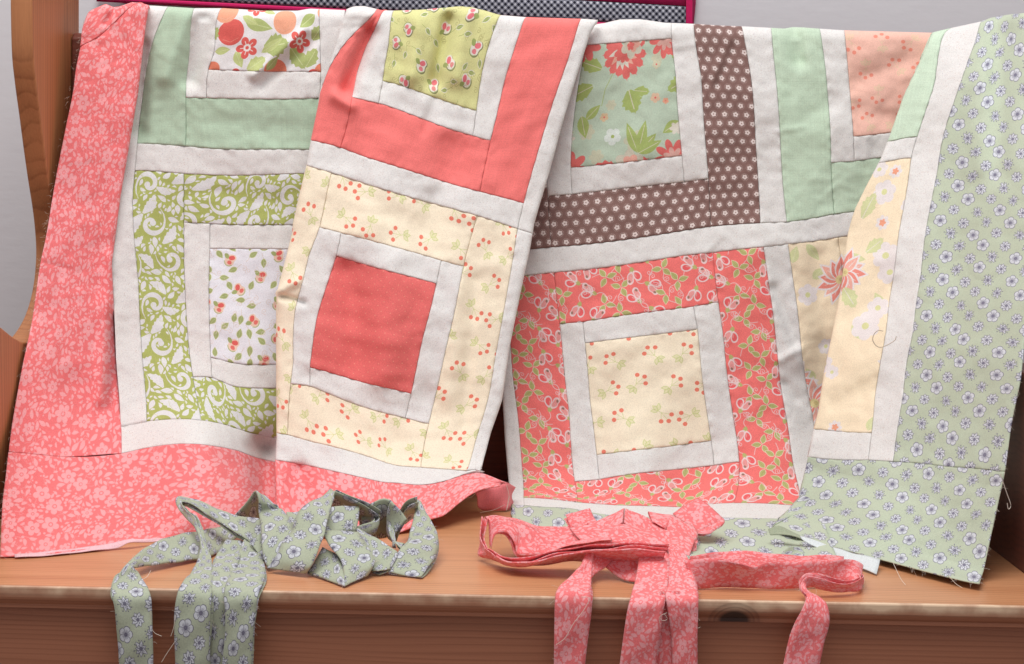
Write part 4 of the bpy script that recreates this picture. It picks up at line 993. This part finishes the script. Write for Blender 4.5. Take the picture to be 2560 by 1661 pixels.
depO = [(2340, 80, -.036), (2450, 60, -.048), (2560, 40, -.105), (2200, 400, -.062), (2330, 427, -.094), (2560, 427, -.225), (2110, 700, -.092), (2300, 700, -.150), (2450, 700, -.235), (2560, 890, -.356), (2050, 1000, -.142), (2258, 987, -.205), (2540, 1000, -.365),
        (2018, 1143, -.160), (2233, 1155, -.240), (2510, 1180, -.385), (1950, 1296, -.196), (2449, 1459, -.425), (2152, 1388, -.325), (2321, 1430, -.37), (1924, 1320, -.225), (2200, 1280, -.285)]
O_ = Cloth(q2, ctrO, depO, left=olf, lr=[(0, 7), (900, 6), (1140, 3), (1250, 1.5), (1400, 1.0)], top=topO, tr=24, wav=.0014, seed=44, lift=.006,
           ridges=[(2120, 690, 2250, 600, 40, .004), (2120, 800, 2230, 720, 26, -.004), (2120, 960, 2200, 830, 40, .004), (2090, 1010, 2190, 960, 24, -.0035), (2504, 40, 2500, 430, 30, -.009), (2455, 60, 2440, 420, 34, .006), (2350, 180, 2395, 160, 3, -.0013), (2200, 650, 2240, 640, 20, .002),
                   (2300, 1000, 2420, 900, 40, .003), (2400, 600, 2380, 800, 40, -.003), (2320, 750, 2330, 900, 30, .003), (2010, 1175, 2300, 1240, 26, -.004), (2320, 1120, 2360, 1160, 5, -.001)])
O_.patch('outer_frame_strip', 110, 300, 25, 350, M['sage2'], label='plain pale green strip', seams='RB')
O_.patch('sashing_strip', 110, 300, 350, 410, M['white'], seams='TRB')
O_.patch('outer_frame_strip', 90, 300, 410, 1080, M['cream'], off=(-60, -370), label='cream strip printed with a coral bloom and white flowers', seams='TRB')
O_.patch('sashing_strip', 100, 300, 1080, 1150, M['white'], seams='TRB')
O_.patch('sashing_strip', 300, 360, 25, 1150, M['white'], seams='LRB')
O_.patch('border_strip', 360, 640, 25, 1150, M['sagef'], seams='LB')
O_.patch('border_strip', 130, 640, 1150, 1430, M['sagef'], seams='T')
ribbon(q2, 'border_hem', [((1921, 1322, 1366), (1926, 1338, 1370)), ((1945, 1315, 1364), (1950, 1336, 1370)), ((1975, 1328, 1368), (1978, 1340, 1374)), ((2006, 1341, 1374), (2008, 1349, 1378))], M['sageback'], 3, .001, .0006)
ribbon(q2, 'border_hem', [((2000, 1339, 1376), (2006, 1349, 1380)), ((2060, 1360, 1386), (2055, 1376, 1392)), ((2120, 1380, 1402), (2108, 1402, 1412)), ((2200, 1398, 1424), (2191, 1436, 1440))], M['lining'], 3, .001, .0006, 'pale wrong side of the turned-up border')
ribbon(q2, 'border_hem', [((1946, 1395, 1400), (1935, 1402, 1404)), ((1970, 1368, 1398), (1962, 1396, 1402)), ((1998, 1368, 1396), (1994, 1392, 1400)), ((2018, 1388, 1396), (2012, 1398, 1402))], M['sagef'], 4, .001, .0006)

# ================================================================ strips of binding on the seat
def H(*secs): return list(secs)
g = empty('binding_strip', (-.2, YF + .09, ZS), 'heap of grey green flower print binding with ends hanging over the seat edge', 'binding', 'cut binding strips heaped on the seat')
B_ = M['bind']; EDGES.clear()
GR = [
 ('ribbon_tail', H(((596, 1306, 1345), (604, 1332, 1350)), ((547, 1320, 1352), (551, 1375, 1382)), ((500, 1330, 1368), (520, 1392, 1398)), ((445, 1339, 1388), (464, 1401, 1412)), ((396, 1355, 1404), (425, 1406, 1420)), ((357, 1375, 1424), (376, 1412, 1432)), ((335, 1394, 1438), (347, 1416, 1442)),
   ((306, 1424, 1458), (330, 1420, 1452)), ((289, 1446, 1468), (345, 1436, 1452)), ((280, 1472, -4), (361, 1461, 1467)), ((281, 1492, -13), (373, 1492, -9)), ((288, 1530, -15), (376, 1532, -12)), ((295, 1605, -15), (378, 1600, -15)), ((304, 1700, -15), (380, 1700, -15)))),
 ('ribbon_tail', H(((684, 1312, 1394), (664, 1402, 1408)), ((654, 1301, 1388), (632, 1362, 1398)), ((590, 1291, 1372), (590, 1334, 1388)), ((551, 1278, 1368), (551, 1311, 1378)), ((512, 1260, 1362), (516, 1288, 1370)), ((474, 1248, 1358), (478, 1264, 1364)), ((450, 1243, 1356), (457, 1257, 1360)),
   ((442, 1250, 1358), (456, 1263, 1366)), ((449, 1274, 1366), (470, 1279, 1374)), ((471, 1299, 1376), (491, 1297, 1384)), ((491, 1324, 1390), (504, 1334, 1396)), ((503, 1362, 1404), (515, 1365, 1406)), ((500, 1392, 1420), (526, 1392, 1418)), ((483, 1429, 1446), (532, 1428, 1444)), ((459, 1458, 1470), (531, 1462, 1470)),
   ((447, 1486, -9), (529, 1490, -9)), ((439, 1547, -13), (526, 1547, -13)), ((441, 1624, -13), (523, 1620, -13)), ((443, 1700, -13), (525, 1700, -13)))),
 ('ribbon_tail', H(((566, 1352, 1392), (606, 1356, 1388)), ((553, 1374, 1404), (606, 1378, 1402)), ((538, 1400, 1424), (598, 1402, 1424)), ((531, 1432, 1448), (590, 1436, 1448)), ((529, 1466, 1472), (588, 1468, 1474)), ((527, 1490, -6), (590, 1492, -6)), ((526, 1560, -7), (592, 1560, -7)), ((524, 1700, -7), (592, 1700, -7)))),
 ('ribbon_tail', H(((612, 1349, 1392), (626, 1349, 1386)), ((598, 1387, 1412), (649, 1385, 1408)), ((586, 1412, 1430), (660, 1412, 1428)), ((576, 1438, 1452), (663, 1438, 1450)), ((567, 1468, 1480), (655, 1466, 1476)), ((563, 1496, -12), (644, 1494, -12)), ((567, 1530, -14), (640, 1532, -14)), ((566, 1586, -15), (634, 1580, -15)), ((556, 1700, -15), (627, 1700, -15)))),
 ('ribbon_loop', H(((580, 1300, 1364), (640, 1322, 1350)), ((604, 1274, 1368), (650, 1306, 1352)), ((632, 1238, 1376), (650, 1286, 1356)), ((641, 1231, 1380), (652, 1250, 1362)), ((645, 1233, 1384), (660, 1240, 1378)), ((649, 1256, 1386), (684, 1262, 1382)), ((650, 1280, 1384), (704, 1276, 1382)), ((656, 1320, 1400), (726, 1302, 1396)), ((658, 1365, 1418), (732, 1328, 1408)), ((664, 1400, 1426), (722, 1356, 1418)), ((674, 1420, 1430), (704, 1392, 1424)))),
 ('ribbon_loop', H(((676, 1421, 1432), (762, 1434, 1444)), ((700, 1392, 1432), (776, 1414, 1446)), ((716, 1355, 1424), (794, 1372, 1440)), ((736, 1328, 1412), (806, 1342, 1428)), ((757, 1282, 1400), (817, 1300, 1414)), ((790, 1256, 1386), (826, 1268, 1398)), ((832, 1229, 1372), (838, 1229, 1378)))),
 ('ribbon_loop', H(((838, 1228, 1386), (824, 1278, 1362)), ((878, 1243, 1388), (860, 1292, 1362)), ((920, 1262, 1386), (900, 1300, 1364)), ((955, 1280, 1382), (940, 1316, 1366)))),
 ('ribbon_loop', H(((820, 1272, 1398), (806, 1338, 1410)), ((858, 1268, 1392), (850, 1336, 1406)), ((897, 1268, 1386), (886, 1334, 1402)))),
 ('ribbon_loop', H(((806, 1332, 1416), (895, 1333, 1410)), ((820, 1352, 1424), (905, 1347, 1416)), ((835, 1375, 1434), (914, 1363, 1424)), ((857, 1404, 1446), (932, 1392, 1436)), ((862, 1432, 1456), (935, 1412, 1444)), ((863, 1465, 1468), (916, 1441, 1448)))),
 ('ribbon_loop', H(((770, 1432, 1438), (808, 1371, 1420)), ((815, 1448, 1452), (845, 1392, 1432)), ((862, 1466, 1468), (862, 1425, 1448)))),
 ('ribbon_loop', H(((893, 1322, 1400), (898, 1345, 1406)), ((936, 1346, 1408), (920, 1378, 1420)), ((971, 1367, 1420), (934, 1404, 1434)), ((992, 1388, 1430), (931, 1430, 1438)), ((973, 1426, 1440), (948, 1437, 1441)))),
 ('ribbon_loop', H(((1040, 1264, 1352), (1046, 1254, 1348)), ((1042, 1256, 1352), (1051, 1258, 1352)), ((1039, 1287, 1366), (1066, 1284, 1366)), ((1029, 1326, 1388), (1088, 1324, 1386)), ((1021, 1355, 1406), (1095, 1350, 1400)), ((1008, 1367, 1420), (1091, 1386, 1414)), ((990, 1398, 1432), (1072, 1418, 1434)), ((974, 1434, 1440), (1053, 1444, 1448)))),
 ('ribbon_loop', H(((1046, 1253, 1368), (1041, 1290, 1350)), ((1020, 1262, 1366), (1018, 1303, 1348)), ((1003, 1287, 1362), (1010, 1308, 1350)))),
 ('ribbon_loop', H(((897, 1276, 1376), (900, 1336, 1366)), ((925, 1264, 1378), (932, 1336, 1366)), ((957, 1249, 1380), (956, 1337, 1366)), ((979, 1255, 1382), (973, 1335, 1368)), ((981, 1272, 1388), (974, 1336, 1376)))),
 ('ribbon_loop', H(((979, 1256, 1388), (973, 1302, 1376)), ((997, 1276, 1390), (978, 1338, 1382)), ((1015, 1301, 1392), (988, 1354, 1388)))),
 ('ribbon_loop', H(((972, 1297, 1374), (978, 1300, 1378)), ((974, 1326, 1392), (984, 1328, 1392)), ((984, 1352, 1404), (992, 1364, 1410)), ((1010, 1361, 1412), (1004, 1376, 1418)))),
 ('ribbon_loop', H(((890, 1320, 1396), (892, 1340, 1398)), ((913, 1310, 1394), (914, 1338, 1396)), ((932, 1304, 1390), (934, 1334, 1392)), ((938, 1296, 1384), (940, 1326, 1386)), ((926, 1291, 1378), (926, 1318, 1380)), ((904, 1294, 1376), (906, 1320, 1380)))),
 ('ribbon_loop', H(((716, 1284, 1372), (722, 1330, 1386)), ((742, 1284, 1372), (742, 1330, 1386)), ((770, 1270, 1368), (760, 1310, 1384)))),
 ('ribbon_loop', H(((626, 1362, 1402), (660, 1404, 1414)), ((652, 1340, 1396), (676, 1386, 1408)))),
]
for i_, (nm, sec) in enumerate(GR): ribbon(g, nm, sec, B_, 10 + i_, double=True)


c = empty('binding_strip', (.15, YF + .09, ZS), 'heap of coral pink floral binding with ends hanging over the seat edge', 'binding', 'cut binding strips heaped on the seat')
hairs(g, list(EDGES), 260, m_thread, 3); EDGES.clear()
K = M['calico']
CR = [
 ('ribbon_loop', H(((1214, 1294, 1394), (1220, 1302, 1396)), ((1242, 1292, 1384), (1250, 1303, 1386)), ((1284, 1299, 1376), (1290, 1316, 1380)), ((1335, 1315, 1372), (1335, 1333, 1378)), ((1369, 1320, 1370), (1370, 1346, 1380)), ((1413, 1320, 1368), (1405, 1358, 1384)), ((1470, 1310, 1368), (1455, 1354, 1384)))),
 ('ribbon_loop', H(((1222, 1302, 1398), (1226, 1372, 1402)), ((1230, 1298, 1396), (1236, 1338, 1400)), ((1258, 1300, 1392), (1262, 1337, 1398)), ((1284, 1307, 1390), (1280, 1360, 1400)), ((1304, 1315, 1390), (1290, 1388, 1402)), ((1330, 1325, 1390), (1314, 1394, 1404)), ((1370, 1343, 1392), (1358, 1388, 1402)), ((1403, 1356, 1394), (1400, 1374, 1400)), ((1460, 1352, 1396), (1468, 1364, 1400)), ((1525, 1344, 1398), (1532, 1358, 1402)))),
 ('ribbon_loop', H(((1216, 1293, 1398), (1218, 1304, 1396)), ((1208, 1340, 1404), (1199, 1372, 1400)), ((1215, 1366, 1410), (1199, 1386, 1404)), ((1221, 1375, 1418), (1206, 1391, 1406)), ((1258, 1394, 1430), (1246, 1402, 1416)), ((1304, 1399, 1436), (1288, 1412, 1422)), ((1361, 1386, 1440), (1362, 1402, 1424)), ((1439, 1372, 1442), (1442, 1390, 1426)), ((1530, 1362, 1446), (1535, 1382, 1430)), ((1610, 1361, 1450), (1610, 1384, 1434)), ((1672, 1365, 1452), (1665, 1394, 1442)))),
 ('ribbon_loop', H(((1240, 1390, 1432), (1232, 1398, 1424)), ((1276, 1406, 1442), (1270, 1413, 1432)), ((1322, 1406, 1446), (1322, 1415, 1432)), ((1387, 1393, 1450), (1388, 1408, 1432)), ((1439, 1382, 1452), (1442, 1402, 1434)), ((1500, 1376, 1456), (1505, 1406, 1436)), ((1600, 1374, 1460), (1600, 1408, 1442)), ((1664, 1380, 1464), (1655, 1412, 1448)))),
 ('ribbon_tail', H(((1468, 1380, 1446), (1484, 1383, 1446)), ((1456, 1412, 1456), (1480, 1412, 1454)), ((1439, 1432, 1464), (1478, 1440, 1464)), ((1402, 1468, 1484), (1478, 1470, 1486)), ((1392, 1492, -9), (1477, 1492, -9)), ((1390, 1564, -13), (1473, 1551, -13)), ((1389, 1640, -13), (1464, 1640, -13)), ((1388, 1700, -13), (1459, 1700, -13)))),
 ('ribbon_loop', H(((1478, 1384, 1444), (1480, 1442, 1462)), ((1500, 1393, 1442), (1490, 1432, 1456)), ((1530, 1402, 1440), (1512, 1420, 1448)))),
 ('ribbon_loop', H(((1512, 1404, 1440), (1514, 1416, 1446)), ((1545, 1398, 1440), (1546, 1440, 1452)), ((1575, 1386, 1440), (1568, 1450, 1458)), ((1606, 1384, 1442), (1600, 1456, 1462)))),
 ('ribbon_tail', H(((1602, 1376, 1448), (1664, 1376, 1450)), ((1599, 1405, 1456), (1674, 1402, 1458)), ((1594, 1440, 1470), (1672, 1440, 1476)), ((1584, 1480, 1494), (1667, 1478, 1498)), ((1577, 1506, -12), (1663, 1506, -12)), ((1569, 1546, -14), (1654, 1546, -15)), ((1556, 1640, -14), (1641, 1640, -15)), ((1548, 1700, -14), (1634, 1700, -15)))),
 ('ribbon_tail', H(((1668, 1370, 1446), (1692, 1366, 1444)), ((1675, 1395, 1456), (1716, 1393, 1456)), ((1672, 1430, 1470), (1731, 1430, 1474)), ((1669, 1468, 1490), (1741, 1470, 1496)), ((1668, 1492, -12), (1745, 1500, -12)), ((1674, 1530, -15), (1745, 1540, -15)), ((1682, 1590, -13), (1743, 1590, -15)), ((1686, 1700, -12), (1741, 1700, -14)))),
 ('ribbon_tail', H(((1650, 1478, -6), (1695, 1478, -6)), ((1644, 1540, -7), (1700, 1540, -7)), ((1636, 1700, -7), (1702, 1700, -7)))),
 ('ribbon_loop', H(((1411, 1296, 1364), (1424, 1320, 1370)), ((1440, 1289, 1358), (1460, 1317, 1368)), ((1475, 1279, 1354), (1497, 1312, 1366)))),
 ('ribbon_loop', H(((1470, 1318, 1368), (1490, 1346, 1380)), ((1520, 1294, 1360), (1530, 1328, 1376)), ((1561, 1273, 1354), (1558, 1314, 1372)))),
 ('ribbon_loop', H(((1563, 1274, 1356), (1558, 1314, 1372)), ((1590, 1285, 1358), (1590, 1334, 1378)), ((1630, 1305, 1364), (1625, 1352, 1384)), ((1665, 1328, 1374), (1640, 1364, 1388)))),
 ('ribbon_loop', H(((1425, 1322, 1378), (1452, 1356, 1388)), ((1480, 1316, 1376), (1500, 1360, 1392)), ((1540, 1313, 1374), (1560, 1366, 1396)), ((1590, 1320, 1376), (1606, 1368, 1400)), ((1650, 1330, 1380), (1660, 1370, 1404)), ((1700, 1332, 1384), (1690, 1376, 1408)), ((1738, 1350, 1390), (1722, 1396, 1414)))),
 ('ribbon_loop', H(((1620, 1283, 1354), (1630, 1314, 1366)), ((1650, 1287, 1354), (1652, 1326, 1372)), ((1684, 1290, 1354), (1664, 1330, 1372)))),
 ('ribbon_loop', H(((1684, 1290, 1350), (1736, 1333, 1366)), ((1712, 1272, 1344), (1768, 1318, 1362)), ((1746, 1256, 1338), (1808, 1298, 1356)))),
 ('ribbon_loop', H(((1808, 1299, 1357), (1741, 1334, 1368)), ((1809, 1308, 1360), (1758, 1337, 1370)), ((1800, 1318, 1362), (1776, 1334, 1368)))),
 ('ribbon_loop', H(((1676, 1298, 1360), (1664, 1334, 1376)), ((1710, 1314, 1364), (1700, 1350, 1384)), ((1738, 1332, 1372), (1739, 1368, 1392)), ((1742, 1362, 1388), (1722, 1392, 1404)))),
 ('ribbon_loop', H(((1712, 1404, 1468), (1738, 1470, 1474)), ((1760, 1397, 1474), (1770, 1469, 1473)), ((1813, 1400, 1478), (1813, 1466, 1471)), ((1850, 1410, 1480), (1850, 1467, 1472)), ((1885, 1419, 1478), (1885, 1469, 1472)), ((1915, 1408, 1476), (1920, 1471, 1472)), ((1990, 1406, 1474), (1990, 1470, 1472)), ((2060, 1404, 1466), (2060, 1463, 1468)), ((2111, 1403, 1456), (2111, 1452, 1462)), ((2141, 1414, 1454), (2140, 1456, 1466)), ((2154, 1432, 1456), (2153, 1462, 1470)),
   ((2150, 1447, 1482), (2147, 1474, 1484)), ((2122, 1457, 1492), (2120, 1478, 1488)), ((2080, 1454, 1496), (2080, 1476, 1490)), ((2046, 1442, 1496), (2048, 1472, 1492)), ((2020, 1438, 1496), (2026, 1462, 1494)), ((2005, 1450, 1498), (2012, 1466, 1497)), ((2001, 1466, 1500), (2014, 1474, 1502)), ((2006, 1480, 1504), (2024, 1482, 1506)), ((2016, 1492, 1508), (2044, 1492, 1508)),
   ((2014, 1508, -9), (2063, 1510, -9)), ((2006, 1534, -13), (2070, 1545, -13)), ((1990, 1568, -14), (2066, 1578, -14)), ((1974, 1610, -13), (2056, 1610, -14)), ((1952, 1700, -13), (2038, 1700, -14)))),
 ('ribbon_loop', H(((1722, 1396, 1448), (1730, 1424, 1452)), ((1782, 1386, 1442), (1784, 1420, 1448)), ((1839, 1385, 1440), (1842, 1422, 1448)), ((1917, 1390, 1440), (1917, 1426, 1448)), ((2020, 1395, 1440), (2020, 1414, 1446)), ((2108, 1401, 1440), (2108, 1416, 1446)))),
]
for i_, (nm, sec) in enumerate(CR): ribbon(c, nm, sec, K, 60 + i_, double=i_ != 3)

hairs(c, list(EDGES), 240, m_thread, 4)
hairs(q1, [cloth_edge(K_, [(k_left(t), t) for t in range(-10, 1110, 20)], (1, 0)), cloth_edge(L_, [(0, 1125), (0, 1370)], (1, 0)), cloth_edge(L_, [(5, 1375), (520, 1375)], (0, -1))], 170, m_thread, 5)
hairs(q2, [cloth_edge(O_, [(640, 700), (640, 1430)], (-1, 0)), cloth_edge(O_, [(135, 1430), (640, 1430)], (0, -1))], 130, m_thread, 6)
# ================================================================ loose threads
thread(q2, [(x_, y_, float(O_.d([(x_, y_)])[0, 0]) - .0035) for x_, y_ in ((2241, 841), (2235, 853), (2206, 868), (2191, 865), (2182, 851), (2185, 836), (2195, 827), (2208, 828))], m_thread2, .0003)
thread(q2, [(2501, 1186, -.392), (2515, 1228, -.398), (2527, 1263, -.402), (2521, 1273, -.402), (2518, 1258, -.402)], m_thread)
thread(q2, [(2233, 1408, 1450), (2251, 1446, 1462), (2264, 1463, 1466)], m_thread, .0002)
thread(q2, [(2371, 1440, 1462), (2391, 1461, 1468), (2406, 1470, 1472)], m_thread, .0002)
thread(g, [(377, 1427, 1450), (367, 1443, 1455), (353, 1450, 1460)], m_thread, .0002)
thread(g, [(439, 1539, -14), (434, 1570, -14), (427, 1591, -14)], m_thread, .0002)
thread(g, [(437, 1605, -14), (416, 1636, -14), (404, 1656, -14)], m_thread, .0002)
thread(g, [(377, 1527, -14), (379, 1566, -14), (386, 1582, -14), (404, 1591, -14)], m_thread, .0002)
thread(c, [(1453, 1493, -15), (1473, 1496, -15), (1460, 1525, -16), (1434, 1559, -17), (1413, 1595, -17), (1390, 1613, -16)], m_thread, .0002)
thread(c, [(1650, 1560, -17), (1648, 1545, -17), (1660, 1536, -17), (1668, 1548, -17), (1656, 1552, -17), (1652, 1540, -17), (1668, 1532, -17)], m_thread, .00016)
thread(q1, [(1266, 1213, 1284), (1272, 1236, 1284), (1270, 1255, 1284), (1266, 1277, 1286), (1270, 1262, 1284), (1274, 1240, 1284)], m_thread, .0002)
thread(q1, [(1262, 1262, 1286), (1235, 1275, 1290), (1200, 1282, 1294)], m_thread, .00016)
thread(q1, [(1189, 1234, 1296), (1178, 1243, 1300), (1164, 1246, 1304)], m_thread, .00016)
# ================================================================ quilted hanging on the wall
hb = at_y(np.array(1000.), np.array(30.), YW - .001)
hang = empty('wall_hanging', tuple(hb), 'quilted wall hanging with magenta edging and black gingham band', 'wall hanging')
def slab(name, Q, mat, parent, label=None, th=.006, puff=.0012, rot=0):
    n, m_ = 36, 8
    Q = [at_y(np.array(x, float), np.array(y, float), YW - .008) for x, y in Q]
    V, uv = [], []
    for j in range(m_ + 1):
        for i in range(n + 1):
            u, v = i / n, j / m_
            p = (Q[0] * (1 - u) + Q[1] * u) * (1 - v) + (Q[3] * (1 - u) + Q[2] * u) * v
            p = p + np.array((0, -puff * (math.sin(PI * u * 9) ** 2 * .4 + 1) * min(1, 4 * v, 4 * (1 - v)), 0))
            V.append(p); uv.append((p[0] / MPX, p[2] / MPX))
    F_ = [(j * (n + 1) + i, (j + 1) * (n + 1) + i, (j + 1) * (n + 1) + i + 1, j * (n + 1) + i + 1) for j in range(m_) for i in range(n)]
    tw, th_ = mat['tile']; ca, sa = math.cos(rot), math.sin(rot)
    uv = [((a * ca - b2 * sa) / tw, (a * sa + b2 * ca) / th_) for a, b2 in uv]
    o = mesh_obj(name, V, F_, mat, parent, uv, True, label); return thicken(o, th)
slab('gingham_band', [(300, -64), (1714, 17), (1714, 66), (300, -8)], M['ging'], hang, 'black and white gingham band', rot=PI / 4)
slab('top_panel', [(300, -300), (1714, -220), (1714, 15), (300, -65)], M['pink'], hang)
slab('side_binding', [(1715, -220), (1731, -220), (1731, 86), (1715, 85)], M['pink'], hang)
slab('bottom_binding', [(240, -9), (1714, 67), (1714, 84), (240, 0)], M['pink'], hang)
